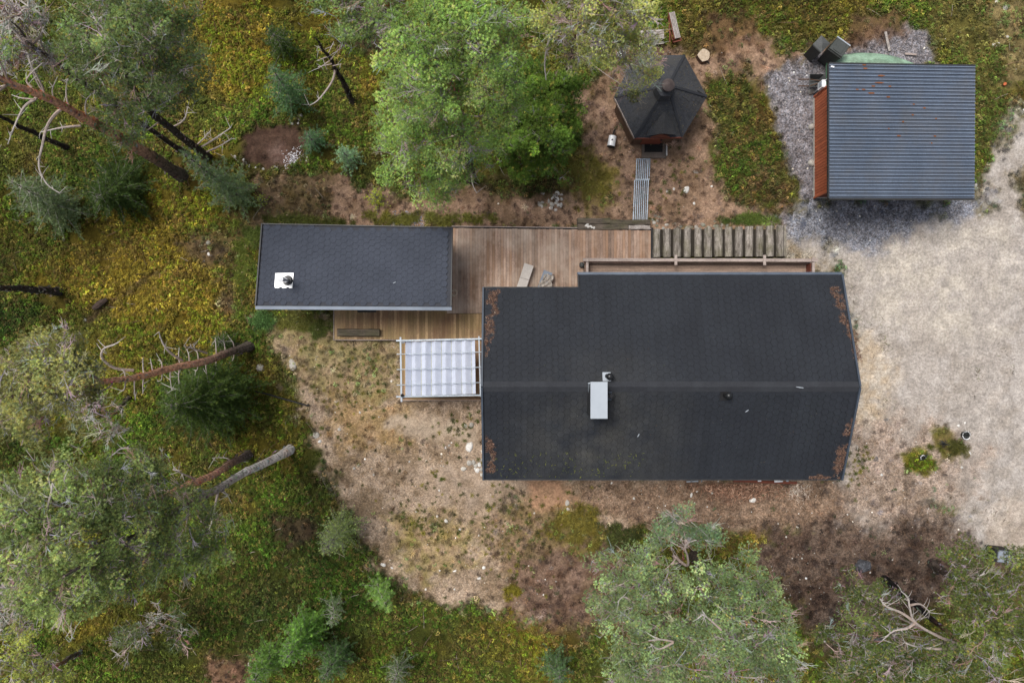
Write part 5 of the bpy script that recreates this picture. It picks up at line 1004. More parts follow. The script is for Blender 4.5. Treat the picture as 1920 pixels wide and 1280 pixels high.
# ------------------------------------------------------------------ stones
r = random.Random(31); RK = {k: [rock_mesh(100 + i * 3 + j, M[k]) for i in range(6)] for j, k in enumerate(('stone', 'stone_w', 'stone_m'))}
def stone(px, py, wpx, hpx, label, kind='stone', group=None, ang=None, z=.0, nm='stone', cat='stone'):
    zt = max(.04, min(wpx, hpx) * S * .42); p = W(px, py, z + zt * .6); a = r.uniform(-.4, .4) if ang is None else ang
    zz = float(terrain_z(np.array([p.x]), np.array([p.y]))[0]) if z == 0 else z
    o = obj(nm, RK[kind][r.randrange(6)], None, Matrix.Translation((p.x, p.y, zz - .01)) @ Matrix.Rotation(a, 4, 'Z') @ Matrix.Diagonal((wpx * S / 2, hpx * S / 1.7, zt * 1.3, 1))); tag(o, label, cat, group); return o
for (px, py, a, b_, lab, kd) in ((486, 690, 18, 18, 'round beige stone in the bushes south-west of the sauna', 'stone'), (547, 684, 16, 20, 'pale rough stone on the dirt west of the yard, east of the round beige one', 'stone'), (592, 816, 14, 12, 'beige stone at the forest edge of the yard', 'stone'), (600, 827, 8, 8, 'small white stone touching the beige one at the forest edge', 'stone_w'),
    (880, 838, 14, 18, 'largest pale angular stone west of the cabin corner', 'stone_w'), (559, 217, 13, 13, 'round pale stone north-east of the fire hollow', 'stone'), (541, 223, 7, 9, 'narrow white stone west of the round pale one by the fire hollow', 'stone_w'), (545, 229, 8, 8, 'tan stone touching the narrow white stone by the fire hollow', 'stone'), (557, 229, 5, 6, 'tiny white stone below the round pale one by the fire hollow', 'stone_w'),
    (574, 298, 8, 14, 'upright oval stone east of the fire hollow', 'stone'), (509, 186, 6, 6, 'small pinkish stone in the moss north of the fire hollow', 'stone'), (440, 294, 7, 8, 'small stone at the west edge of the fire hollow', 'stone'), (980, 326, 12, 9, 'grey stone in the bilberries north of the stone heap', 'stone'), (905, 252, 13, 9, 'flat stone among the crown twigs of the big central pine', 'stone'),
    (1870, 83, 16, 9, 'oblong pale boulder in the moss east of the garage', 'stone_w'), (1888, 13, 10, 10, 'pale round stone near the top right corner', 'stone'), (1871, 2, 8, 6, 'pale stone cut by the top edge of the yard', 'stone'), (1890, 68, 7, 7, 'white stone north-east of the oblong boulder', 'stone_w'), (1845, 357, 8, 7, 'stone at the south-east corner of the garage', 'stone'), (1832, 346, 6, 6, 'small stone by the south-east corner of the garage', 'stone_w'), (1901, 424, 8, 6, 'stone at the east edge of the sandy yard', 'stone'), (1869, 375, 11, 10, 'grey stone on the sand south-east of the garage', 'stone'), (1838, 403, 7, 6, 'small grey stone on the sand below the gravel', 'stone'), 
    (1413, 938, 14, 8, 'flat white stone on the litter south of the cabin', 'stone_w'), (1297, 928, 5, 8, 'small upright pale stone south of the cabin wall', 'stone_w'), (1336, 924, 5, 5, 'small greenish stone south of the cabin wall', 'stone'), (1064, 943, 9, 10, 'pale stone at the edge of the yellow moss south of the cabin', 'stone'), (1065, 955, 8, 6, 'lower small stone at the edge of the yellow moss', 'stone'), (966, 948, 6, 8, 'white stone on the dirt below the cabin west corner', 'stone_w'),
    (836, 977, 8, 7, 'white triangular stone in the middle of the yard', 'stone_w'), (820, 968, 5, 6, 'small white stone west of the triangular one', 'stone_w'), (820, 975, 4, 4, 'tiny white stone below the small one in the yard', 'stone_w'), (862, 993, 6, 5, 'white pebble east of the yard moss', 'stone_w'), (810, 983, 8, 5, 'flat pale stone south-west of the triangular one', 'stone'), (781, 959, 5, 5, 'white stone north-west of the yard moss', 'stone_w'),
    (683, 1031, 7, 6, 'white square stone at the south-west rim of the yard', 'stone_w'), (718, 1059, 11, 6, 'long white stone at the southern rim of the yard', 'stone_w'), (734, 1066, 6, 5, 'white stone next to the long white one at the rim', 'stone_w'), (706, 1049, 5, 4, 'pale small stone before the long white one at the rim', 'stone'), (907, 1065, 8, 7, 'bright white stone at the south-east of the yard', 'stone_w'), (898, 1085, 8, 5, 'white stone below the bright one in the south-east yard', 'stone_w'), (852, 1071, 8, 3, 'thin white chip in the southern yard', 'stone_w'), (825, 1070, 5, 4, 'white pebble in the southern yard', 'stone_w'), (842, 835, 6, 5, 'small stone west of the largest angular stone', 'stone'), (636, 805, 8, 7, 'pale stone in the western yard', 'stone'), (665, 877, 6, 6, 'tan round stone in the western yard', 'stone'), (672, 872, 6, 5, 'flat grey stone next to the tan one in the western yard', 'stone'),
    (1305, 322, 12, 5, 'flat pale stone east of the metal walkway', 'stone'), (1288, 355, 11, 13, 'pale broken stone amid the roots east of the walkway', 'stone_w'), (1252, 359, 6, 6, 'round white stone next to the long walkway panel', 'stone_w'), (1264, 354, 5, 5, 'second round white stone from the walkway', 'stone_w'), (1335, 349, 5, 5, 'small white stone far east of the walkway', 'stone_w'), (1213, 413, 7, 5, 'white stone on the foot of the walkway', 'stone_w'), (1302, 381, 5, 5, 'small white stone above the timber steps', 'stone_w'),
    (392, 455, 14, 12, 'grey rough stone in the moss west of the sauna', 'stone_m'), (390, 476, 6, 6, 'white stone below the grey rough one west of the sauna', 'stone_w'), (380, 490, 6, 5, 'pale stone, southernmost of three west of the sauna', 'stone'), (156, 599, 6, 6, 'white stone by the rotten log', 'stone_w'), (218, 466, 4, 4, 'tiny beige stone in the yellow moss', 'stone'), (530, 586, 6, 5, 'white stone just south of the sauna eave', 'stone_w'), (467, 1247, 11, 9, 'pale stone in the litter at the bottom of the forest', 'stone'), (1798, 798, 6, 8, 'white stone north-west of the white-rimmed pot', 'stone_w'), (1812, 793, 4, 5, 'small white stone north of the white-rimmed pot', 'stone_w'), (1817, 849, 4, 6, 'small white stone south of the moss mounds', 'stone_w')):
    stone(px, py, a, b_, lab, kd)
for i, (px, py, a, b_) in enumerate(((1017, 379, 8, 6), (1011, 382, 7, 9), (1016, 386, 6, 7), (1045, 362, 10, 8), (1053, 364, 8, 6), (1044, 373, 11, 8), (1040, 366, 8, 7), (1036, 372, 6, 7), (1029, 377, 5, 8), (1035, 383, 10, 9), (1042, 393, 8, 7), (1050, 384, 12, 9), (1043, 380, 9, 7), (1033, 390, 8, 7), (1053, 373, 7, 6), (1018, 362, 8, 5))):
    stone(px, py, a, b_, 'one of the pale rounded stones in the heap north of the deck', r.choice(['stone', 'stone', 'stone_w']), 'stones in the heap north of the deck')
for i, (px, py, a, b_) in enumerate(((880, 868, 12, 9), (869, 879, 12, 10), (888, 867, 8, 9), (892, 873, 9, 8), (899, 871, 9, 8), (904, 862, 7, 8), (895, 882, 9, 9), (902, 880, 7, 7), (884, 797, 10, 9), (873, 798, 7, 8), (835, 839, 6, 5), (904, 847, 6, 6), (891, 879, 6, 6), (903, 890, 7, 6))):
    stone(px, py, a, b_, 'one of the loose stones along the west wall of the cabin', r.choice(['stone', 'stone', 'stone_w']), 'stones along the west wall of the cabin')
for i, (px, py, a, b_) in enumerate(((1229, 404, 8, 7), (1237, 406, 8, 6), (1234, 414, 7, 5), (1227, 417, 8, 6), (1232, 423, 7, 6), (1251, 421, 11, 6), (1244, 428, 7, 6), (1266, 420, 10, 8), (1269, 427, 10, 7), (1277, 424, 8, 9), (1293, 426, 17, 7), (1306, 425, 8, 7), (1319, 421, 11, 9), (1329, 426, 8, 6), (1344, 423, 13, 7), (1354, 421, 8, 8), (1364, 422, 7, 7), (1342, 415, 8, 5), (1374, 414, 6, 5), (1393, 419, 8, 6), (1433, 411, 8, 7), (1441, 406, 5, 5), (1224, 412, 6, 5), (1215, 424, 5, 5))):
    stone(px, py, a, b_, 'one of the grey mossy edging stones along the top of the timber steps', r.choice(['stone_m', 'stone_m', 'stone']), 'edging stones along the timber steps')
for i, (px, py) in enumerate(((1099, 423), (1103, 425), (1107, 424), (1110, 426), (1102, 421), (1114, 427))):
    stone(px, py, r.uniform(4, 6), r.uniform(4, 5), 'one of the little white stones lying on the long dark sleeper', 'stone_w', 'white stones on the sleeper', z=.35)
for i, (px, py) in enumerate(((456, 299), (461, 306), (466, 311), (459, 303), (514, 312), (519, 313), (478, 313), (492, 316), (455, 308))):
    stone(px, py, r.uniform(4, 6), r.uniform(4, 6), 'one of the small white stones rimming the south of the fire hollow', 'stone_w', 'stones rimming the fire hollow')

# ------------------------------------------------------------------ trees
GREY = lin(176, 170, 166); PINK = lin(156, 138, 128); ORG = lin(150, 100, 76); BARKD = lin(74, 66, 60)
def bez(a, b, c, n): return [a * (1 - t) ** 2 + b * 2 * t * (1 - t) + c * t * t for t in [i / n for i in range(n + 1)]]
def tree(name, label, path, rad, lobes, fol=(lin(150, 168, 110), lin(118, 142, 78)), dens=1.0, tsc=.44, twigs=1.0, dead=0, limbs=(), bark=(BARKD, ORG, .45), seed=1, cat='pine tree', group='trees round the cabin', flat=.55, lichen=0.0, warm=.06, foliage_kind='tuft', greytw=.5, dark_low=True):
    """path: trunk points (px, py, z); lobes: crown masses (px, py, radius_px, z); limbs: bare branches as lists of (px, py, z)"""
    r = random.Random(seed); T = [W(*p) for p in path]; base = T[0].copy(); T[0] = T[0] + Vector((0, 0, -.1)); g = empty(name, (base.x, base.y, 0), label, cat, group)
    n = 14; pts = []
    for i in range(n + 1):
        s_ = i / n * (len(T) - 1); k = min(int(s_), len(T) - 2); pts.append(lerp(T[k], T[k + 1], s_ - k) + Vector((math.sin(i * 1.3 + seed), math.cos(i * 1.7 + seed), 0)) * .03 * (0 < i < n))
    rads = [rad * (1.45 if i == 0 else 1) * (1 - .86 * (i / n) ** 1.2) for i in range(n + 1)]
    cA, cB, sw = bark
    def bc(t):
        k = float(sstep(sw - .15, sw + .2, t)); q = 1.25 + .5 * r.random(); return tuple((a * (1 - k) + b_ * k) * q for a, b_ in zip(cA, cB))
    tb = MB(); tb.tube(pts, rads, 10, bc); 
    for p, rr in zip(pts[:-1], rads):          # flaky bark plates and lichen
        for q in range(20):
            a = r.uniform(0, 6.283); zz = r.uniform(0, .5); d = (pts[min(pts.index(p) + 1, n)] - p); c = p + d * r.random(); nn = Vector((math.cos(a), math.sin(a), 0)); c = c + nn * (rr * 1.0); s_ = Vector((-nn.y, nn.x, 0)) * rr * r.uniform(.16, .42); up = Vector((0, 0, r.uniform(.06, .18)))
            col = tuple(x * r.uniform(.6, 1) for x in GREY) if r.random() < .10 + lichen * .45 + (.2 if pts.index(p) < 4 else 0) else tuple(x * r.uniform(.35, 1.5) for x in bc(pts.index(p) / n)); tb.add([c - s_, c + s_ * .4, c + s_ + up + nn * .02, c - s_ * .6 + up + nn * .025], [(0, 1, 2, 3)], col)
    tb.build('trunk', M['bark'], g, colors=True)
    def near_trunk(p, drop):
        zt = p.z - drop; best = min(pts[1:], key=lambda q: abs(q.z - zt) + .15 * (Vector((q.x - p.x, q.y - p.y))).length); return best
    lm = MB(); tw = MB(); TP = []; TR = []; PC = []
    for L in limbs:
        P = [W(*q) for q in L]; sm = []
        for i in range(len(P) - 1):
            a_ = P[max(i - 1, 0)]; b_ = P[i]; c_ = P[i + 1]; d_ = P[min(i + 2, len(P) - 1)]
            for s_ in range(4):
                t = s_ / 4; sm.append(.5 * ((2 * b_) + (c_ - a_) * t + (2 * a_ - 5 * b_ + 4 * c_ - d_) * t * t + (3 * b_ - a_ - 3 * c_ + d_) * t ** 3))
        sm.append(P[-1]); m_ = len(sm); cc = ORG if cB == ORG else GREY; lm.tube(sm, [max(.010, min(.055, .012 + .022 * sum((P[q + 1] - P[q]).length for q in range(len(P) - 1))) * (1 - .75 * i / m_)) for i in range(m_)], 6, lambda t: tuple(a_ * (1 - t) + b_ * t for a_, b_ in zip(PINK, GREY)))
        for k in range(8 if (P[-1] - P[0]).length > .9 else 2):
            i = r.randrange(m_ // 2, m_); a_ = sm[i]; dd = Vector((r.uniform(-1, 1), r.uniform(-1, 1), r.uniform(-.3, .4))) * r.uniform(.15, .5); tw.tube(bez(a_, a_ + dd * .5 + Vector((0, 0, .05)), a_ + dd, 3), [.012, .01, .007, .004], 3, GREY)
    for (lx, ly, lr, lz) in lobes:
        c = W(lx, ly, lz); R = lr * S * (HC - lz) / HC; s0 = near_trunk(c, R * .9 + .3 * (c.xy - Vector((base.x, base.y))).length * .0 + .5)
        mid = lerp(s0, c, .5) + Vector((r.uniform(-.3, .3), r.uniform(-.3, .3), -.1 * R)); lp = bez(s0, mid, c, 6); r0 = min(.06, .022 + R * .018)
        lm.tube(lp, [r0 * (1 - .12 * i) for i in range(7)], 6, lambda t: tuple(a_ * (1 - t * .6) + b_ * t * .6 for a_, b_ in zip(PINK if cB != BARKD else BARKD, GREY)))
        npad = max(4, int(21 * R * R * dens + 4))
        for k in range(npad):
            u = math.sqrt(r.random()) * 1.0; a = r.uniform(0, 6.283); jag = 1 + .22 * math.sin(3 * a + lx) + .16 * math.sin(7 * a + ly); ph = flat * R * math.sqrt(max(0, 1 - u * u)) * r.uniform(-.35, 1.0)
            p = c + Vector((math.cos(a) * u * R * jag, math.sin(a) * u * R * jag, ph)); st0 = lp[r.randrange(3, 7)]; md = lerp(st0, p, .5) + Vector((r.uniform(-.12, .12), r.uniform(-.12, .12), .08 * R))
            bp = bez(st0, md, p, 4); tw.tube(bp, [.016, .013, .01, .008, .005], 3, tuple(x * r.uniform(.45, .9) for x in (PINK if r.random() < .6 else GREY)))
            if dead and r.random() < dead:
                for q in range(9): dd = Vector((r.uniform(-1, 1), r.uniform(-1, 1), r.uniform(-.2, .6))) * r.uniform(.12, .34); tw.tube([p, p + dd * .5 + Vector((0, 0, .03)), p + dd], [.012, .01, .006], 3, GREY)
                continue
            pc = math.exp(r.gauss(0, .32)); nt_ = r.randint(42, 66); pr = r.uniform(.22, .38)
            for q in range(nt_):
                a2 = r.uniform(0, 6.283); u2 = math.sqrt(r.random()) * pr; h = r.uniform(-.10, .10) + .12 * (1 - (u2 / pr) ** 2); e = p + Vector((math.cos(a2) * u2, math.sin(a2) * u2, h)); TP.append(e); PC.append(pc * (.8 + .4 * (h + .1) / .32)); TR.append((r.uniform(-.5, .5), r.uniform(-.5, .5), r.uniform(0, 6.28)))  # tuft colour lightened toward the pad top, imitating light from above
                if q % 9 == 0 and twigs: tw.tube([p - Vector((0, 0, .08)), e - Vector((0, 0, .02))], [.009, .005], 3, tuple(x * r.uniform(.6, 1) for x in GREY))
        for k in range(int((2.2 + 2.2 * R) * twigs * (1 + .6 * lichen))):       # fans of pale bare twiglets spreading to the crown surface
            u = r.random() ** .6; a = r.uniform(0, 6.283); o_ = c + Vector((math.cos(a) * u * R * .8, math.sin(a) * u * R * .8, flat * R * (1 - u * u) * .5)); out = Vector((math.cos(a + r.uniform(-.9, .9)), math.sin(a + r.uniform(-.9, .9)), .35)); cl_ = tuple(x * r.uniform(.75, 1.15) for x in (GREY if r.random() < .55 else PINK))
            L_ = r.uniform(.25, .7); st = o_ + out * L_ * .5; tw.tube([o_ - out * .25 - Vector((0, 0, .12)), o_, st], [.014, .012, .009], 4, cl_)
            for q in range(r.randint(5, 10)):
                d1 = (out + Vector((r.uniform(-1, 1), r.uniform(-1, 1), r.uniform(-.2, .5))) * .8).normalized() * L_ * r.uniform(.35, .8); s1 = lerp(o_, st, r.random()); m1 = s1 + d1 * .5 + Vector((r.uniform(-.04, .04), r.uniform(-.04, .04), .02)); e1 = s1 + d1
                tw.tube([s1, m1, e1], [.008, .006, .003], 3, cl_); d2 = Vector((r.uniform(-1, 1), r.uniform(-1, 1), .2)) * L_ * .2; tw.tube([m1, m1 + d2], [.005, .003], 3, cl_)
        for k in range(int(2.5 * R * twigs * (1 + lichen))):      # bare lichen-grey twigs rising through the needles
            u = r.random(); a = r.uniform(0, 6.283); p = c + Vector((math.cos(a) * u * R, math.sin(a) * u * R, flat * R * (1 - u * u) * .7 + .02)); d0 = Vector((math.cos(a + r.uniform(-1, 1)), math.sin(a + r.uniform(-1, 1)), .25)) * r.uniform(.15, .42)
            br = p + d0; tw.tube([p - d0 * .4 - Vector((0, 0, .15)), p, br], [.011, .010, .005], 3, tuple(x * r.uniform(.6, 1) for x in (GREY if r.random() < .6 else PINK)))
            for q in range(5): dd = Vector((r.uniform(-1, 1), r.uniform(-1, 1), r.uniform(-.1, .5))).normalized() * r.uniform(.07, .2); s1 = lerp(p, br, r.random()); tw.tube([s1, s1 + dd], [.007, .003], 3, tuple(x * r.uniform(.6, 1) for x in GREY))
    lm.v and lm.build('branch', M['twig'], g, colors=True); tw.v and tw.build('twigs', M['twig'], g, colors=True)
    if TP:
        P = np.array([tuple(p) for p in TP]); k = np.random.rand(len(P), 1); cl = fbm(P[:, 0] * 1.4, P[:, 1] * 1.4, seed % 30, 3)[:, None]; k = np.clip(.5 * k + (cl - .5) * 1.6 + .25, 0, 1)
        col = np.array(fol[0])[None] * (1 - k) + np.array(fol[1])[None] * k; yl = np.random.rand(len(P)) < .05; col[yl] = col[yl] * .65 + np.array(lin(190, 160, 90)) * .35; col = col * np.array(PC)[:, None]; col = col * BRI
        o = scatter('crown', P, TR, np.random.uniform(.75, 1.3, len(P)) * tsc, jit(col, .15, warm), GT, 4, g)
    return g

def young(name, label, base, top, R, fol, whorls=8, tsc=.8, seed=1, cat='young pine', group='young conifers in the undergrowth', droop=.15, nbr=7, step=.095, twigcol=None, rx=1.0, trunk_r=.05):
    r = random.Random(seed); b0 = W(*base); t0 = W(*top); g = empty(name, (b0.x, b0.y, 0), label, cat, group); tb = MB(); tb.tube([b0 - Vector((0, 0, .05)), lerp(b0, t0, .5), t0], [trunk_r, trunk_r * .6, .01], 6, BARKD); tb.build('trunk', M['bark'], g, colors=True)
    TP = []; TR = []; br = MB(); H = t0.z
    for w_ in range(whorls):
        t = .10 + .88 * w_ / (whorls - 1) if whorls > 1 else .5; c = lerp(b0, t0, t); Rw = R * (1 - t) ** .75 + .12; ph = r.uniform(0, 6.28)
        for k in range(nbr):
            a = ph + 6.283 * k / nbr + r.uniform(-.2, .2); L = Rw * r.uniform(.7, 1.12); d = Vector((math.cos(a) * rx, math.sin(a), 0)); e = c + d * L + Vector((0, 0, L * (.25 - droop) * r.uniform(.5, 1.4)))
            br.tube([c, lerp(c, e, .5) + Vector((0, 0, .03)), e], [.012, .008, .004], 3, tuple(x * (.75 if twigcol else .45) for x in GREY)); m_ = max(2, int(L / step))
            for q in range(1, m_ + 1):
                s_ = q / m_; p = lerp(c, e, s_); wd = (1 - s_) * L * .32 + .03; side = Vector((-d.y, d.x, 0))
                for z_ in range(max(1, int(wd / step * 2.6))):
                    u = r.uniform(-1, 1) * wd; TP.append(p + side * u + d * abs(u) * .5 + Vector((0, 0, r.uniform(-.04, .04)))); TR.append((r.uniform(-.6, .6), r.uniform(-.6, .6), r.uniform(0, 6.28)))
    br.build('branch', M['twig'], g, colors=True); TP += [t0, t0 + Vector((.03, 0, .06))]; TR += [(0, 0, 0)] * 2
    P = np.array([tuple(p) for p in TP]); k = np.random.rand(len(P), 1); col = (np.array(fol[0])[None] * (1 - k) + np.array(fol[1])[None] * k) * BRI
    scatter('crown', P, TR, np.random.uniform(.7, 1.25, len(P)) * tsc * .85, jit(col, .26, .05), GT, 4, g); return g

PALE = (lin(148, 158, 112), lin(106, 120, 78)); YEL = (lin(162, 164, 96), lin(128, 136, 76)); BLU = (lin(118, 138, 108), lin(88, 108, 80)); DARK = (lin(76, 92, 48), lin(52, 68, 36)); OLV = (lin(120, 134, 80), lin(90, 106, 58)); GRN = (lin(126, 156, 86), lin(92, 124, 62))
BIG = 'tall pines round the yard'
# ---- north-west
tree('pine_tree', 'huge red-barked pine leaning out at the upper left, with curved bare orange limbs', [(345, 332, 0), (270, 285, 3.1), (200, 243, 5.8), (120, 200, 8.6), (10, 150, 11), (-150, 80, 13.5)], .235,
     [(-40, 60, 60, 12), (-70, 180, 60, 12)], limbs=[[(72, 172, 9.5), (67, 185, 9.4), (46, 200, 9.2), (28, 235, 9), (15, 270, 8.6)], [(118, 203, 8.6), (103, 215, 8.4), (88, 238, 8.1), (80, 270, 7.9), (73, 312, 7.6), (88, 345, 7.4), (112, 362, 7.2)],
     [(96, 190, 9.3), (78, 168, 9.4), (64, 142, 9.7), (56, 118, 10)], [(104, 194, 9.1), (98, 170, 9.2), (108, 144, 9.4)], [(134, 210, 8.4), (126, 190, 8.5), (124, 166, 8.6), (128, 148, 8.9)], [(166, 230, 7.2), (160, 206, 7.4), (163, 186, 7.5), (178, 172, 7.6)], [(152, 236, 7.6), (118, 239, 7.6), (76, 248, 7.3)],
     [(24, 158, 10.6), (8, 160, 10.6), (-10, 168, 10.5)], [(64, 186, 9.6), (40, 184, 9.6), (22, 178, 9.6)], [(88, 190, 9.3), (78, 160, 9.6), (60, 125, 10), (52, 100, 10.2)], [(60, 165, 9.9), (50, 148, 10), (80, 118, 10.3)]],
     fol=OLV, seed=3, bark=(BARKD, lin(172, 130, 108), .22), group=BIG)
tree('pine_tree', 'black-trunked pine west of the fire hollow with a broad mid-green crown', [(392, 298, 0), (330, 248, 2.9), (264, 195, 5.6), (236, 130, 9), (225, 90, 11)], .165,
     [(180, 40, 62, 10.5), (250, 30, 60, 10.8), (150, 90, 50, 10), (215, 95, 58, 11), (290, 70, 55, 10), (340, 85, 48, 9), (300, 125, 52, 9), (355, 120, 40, 8), (250, 150, 50, 9), (180, 130, 42, 9), (205, 10, 50, 10), (280, 8, 44, 10), (345, 40, 26, 9), (230, 190, 42, 7), (300, 185, 40, 7), (205, 222, 32, 6.5), (250, 262, 30, 5), (345, 165, 36, 7)],
     fol=(lin(130, 142, 98), lin(88, 104, 66)), seed=5, bark=(lin(52, 46, 42), lin(56, 50, 46), .5), dens=1.15, lichen=.4, limbs=[[(262, 200, 5.5), (215, 190, 6), (190, 150, 6.5)], [(370, 280, .9), (400, 262, 1.4), (432, 240, 1.8)], [(365, 276, 1), (384, 258, 1.6), (395, 245, 2)], [(380, 288, .5), (410, 275, .9), (435, 260, 1.2)], [(320, 240, 3.1), (345, 225, 3.4), (352, 200, 3.6)]], group=BIG)
tree('dying_pine', 'thin dark dying pine with a bare lichen-grey crown at the top left corner', [(352, 290, 0), (250, 222, 4.2), (150, 150, 7.4), (70, 92, 9.3), (20, 40, 11)], .105,
     [(30, 25, 36, 10.5), (62, 45, 34, 10), (10, 60, 34, 10.2), (50, 95, 30, 9.3), (15, 118, 30, 9.4), (95, 105, 22, 8.8)], fol=BLU, dead=.96, dens=1.9, lichen=1.5, twigs=1.8, bark=(lin(52, 46, 44), lin(64, 56, 54), .5), seed=9, limbs=[[(56, 88, 9.4), (74, 70, 9.7), (80, 52, 10), (68, 38, 10.2)], [(48, 78, 9.6), (38, 60, 9.9), (46, 46, 10.1)], [(110, 122, 8.2), (80, 120, 8.6), (60, 110, 8.8)], [(205, 190, 5.8), (216, 215, 5.6), (218, 225, 5.4)]], group=BIG)
tree('leaning_trunk', 'blackened bare trunk leaning out of the left edge below the red pine', [(128, 279, 0), (70, 252, 2), (14, 226, 3.8), (-60, 190, 6), (-150, 150, 8)], .10, [(-120, 160, 40, 8)], seed=12, bark=(lin(48, 42, 40), lin(52, 46, 44), .5), group=BIG)
young('young_pine', 'bluish young pine between the black trunk and the brown fire hollow', (452, 372), (345, 288, 5.6), 1.25, (lin(128, 142, 108), lin(94, 110, 80)), 9, .85, 4, twigcol=GREY, trunk_r=.06)
young('spruce', 'dark shaded spruce under the red pine, west of the bluish young pine', (236, 345), (180, 372, 2.8), 1.9, DARK, 7, .95, 6, cat='spruce', nbr=10)
young('young_pine', 'grey-green young pine with drooping twigs at the left edge below the red pine', (120, 392), (20, 340, 4.6), 1.7, (lin(118, 130, 100), lin(86, 98, 70)), 7, .8, 8, twigcol=GREY, nbr=8)
young('spruce', 'small dark spruce beside the yellow moss north-west of the dead snag', (534, 92), (506, 58, 3.4), .85, DARK, 6, .9, 10, cat='spruce')
young('young_pine', 'dull grey-green small pine south of the dark spruce in the moss', (552, 192), (510, 128, 3.8), 1.15, (lin(96, 124, 88), lin(70, 96, 62)), 7, .8, 12)
young('young_pine', 'small bluish pine directly east of the fire hollow', (592, 272), (578, 254, 1.4), .72, (lin(98, 128, 94), lin(72, 100, 70)), 5, .8, 14)
young('young_pine', 'pale bluish little pine north of the sauna, the brightest of the small ones', (660, 302), (640, 282, 1.7), .62, (lin(142, 168, 138), lin(104, 130, 100)), 5, .85, 16)
young('pine_seedling', 'yellow-green pine seedling just north of the sauna', (708, 375), (702, 362, .9), .5, (lin(165, 170, 70), lin(140, 146, 60)), 4, .7, 18)
young('pine_seedling', 'tiny yellow-green pine seedling north of the sauna west end', (492, 378), (488, 372, .6), .28, (lin(160, 165, 72), lin(130, 140, 60)), 3, .6, 19)
young('pine_seedling', 'tiny bright grass-green seedling at the north-west corner of the sauna', (470, 352), (466, 346, .6), .3, (lin(150, 160, 72), lin(120, 132, 60)), 3, .6, 20)
# dead snag
g = tree('dead_snag', 'short charred dead snag with pale broken twigs north-east of the fire hollow', [(663, 193, 0), (640, 148, 1.6), (616, 106, 3.0), (591, 72, 4.2)], .115, [], seed=22, bark=(lin(50, 44, 40), lin(54, 48, 44), .5), cat='snag', limbs=[[(629, 128, 2.3), (624, 150, 2.2), (610, 172, 2.0), (594, 190, 1.8), (580, 198, 1.6)]] + [[(616 + dx, 106 + dy, 3), (616 + dx + ex * .5, 106 + dy + ey * .5, 3.1), (616 + dx + ex, 106 + dy + ey, 3.2)] for dx, dy, ex, ey in ((0, 0, -22, 8), (-4, -6, -16, -14), (-2, -2, 12, -26), (4, 6, 14, -18), (2, 8, -20, 14), (6, 14, -26, 6), (-8, -12, -14, 2), (8, 18, 16, -4))])
# ---- centre north
tree('pine_tree', 'broad pale-green pine north of the sauna, the largest crown beside the dark spruce', [(884, 338, 0), (872, 260, 4.5), (856, 190, 8), (846, 130, 11), (840, 90, 12.5)], .17,
     [(742, 292, 40, 6), (800, 322, 46, 5.5), (860, 325, 34, 5), (745, 240, 46, 8), (800, 255, 58, 8), (868, 262, 56, 8), (930, 215, 48, 8.5), (925, 160, 46, 9), (770, 170, 56, 10), (838, 190, 62, 11), (760, 110, 48, 11), (905, 110, 55, 11.5), (812, 108, 62, 12), (866, 60, 60, 12.5), (800, 45, 52, 12.5), (935, 70, 46, 11), (850, 12, 60, 12.5), (918, 22, 50, 12), (760, 60, 40, 12), (905, 285, 34, 6), (828, 362, 26, 4), (780, 205, 42, 9)],
     fol=(lin(150, 170, 104), lin(110, 132, 72)), dens=1.45, seed=31, group=BIG, limbs=[[(886, 300, 2), (884, 320, 1.5), (886, 345, 1.2), (894, 362, 1)]])
tree('pine_tree', 'grey-twigged pine cut by the top edge, west of the broad pale-green pine', [(758, 98, 0), (740, 40, 3.5), (722, -20, 7), (700, -80, 10)], .19, [(628, 15, 46, 9), (668, 45, 46, 8.6), (705, 12, 44, 9), (648, 78, 26, 7), (612, -20, 44, 9), (690, -25, 50, 10), (700, 62, 22, 7)],
     fol=(lin(134, 150, 98), lin(100, 118, 68)), seed=33, dens=.9, lichen=.6, bark=(BARKD, lin(130, 84, 62), .1), group=BIG, limbs=[[(742, 45, 3.5), (722, 46, 3.8), (700, 50, 4)], [(744, 58, 3), (722, 60, 3.2), (704, 62, 3.4)], [(750, 80, 1.4), (728, 84, 2), (710, 68, 2.4)]])
tree('pine_tree', 'sparse yellowish pine with many pale twigs whose branch reaches over the grill hut roof', [(1066, 138, 0), (1078, 80, 4.5), (1090, 20, 8), (1098, -20, 10)], .16,
     [(1040, 25, 46, 8.5), (1092, 50, 50, 9), (1150, 30, 52, 9.5), (1200, 25, 40, 9), (1145, 85, 44, 8), (1085, 105, 34, 7), (1195, 75, 36, 8), (1215, 100, 24, 6.5), (1205, 138, 22, 5.5), (1170, 118, 26, 6.5), (1025, 70, 34, 7), (1180, 168, 18, 4.6), (1120, -10, 50, 10), (1216, 128, 16, 5)],
     fol=(lin(160, 160, 104), lin(124, 130, 80)), seed=35, dens=.7, lichen=.9, twigs=1.7, warm=.1, group=BIG, limbs=[[(1100, 40, 9), (1130, 45, 8.6), (1160, 80, 7.6), (1168, 104, 6.8), (1178, 118, 6.2), (1196, 112, 6), (1216, 122, 5.6)], [(1096, 60, 8), (1040, 60, 7.4), (1022, 110, 6.6), (1024, 150, 6)], [(1140, 20, 9.4), (1172, 20, 9), (1196, 50, 8.6)], [(1190, 118, 6), (1206, 124, 5.6), (1222, 128, 5.2)], [(1178, 116, 6.2), (1184, 130, 5.6), (1192, 150, 5)]])
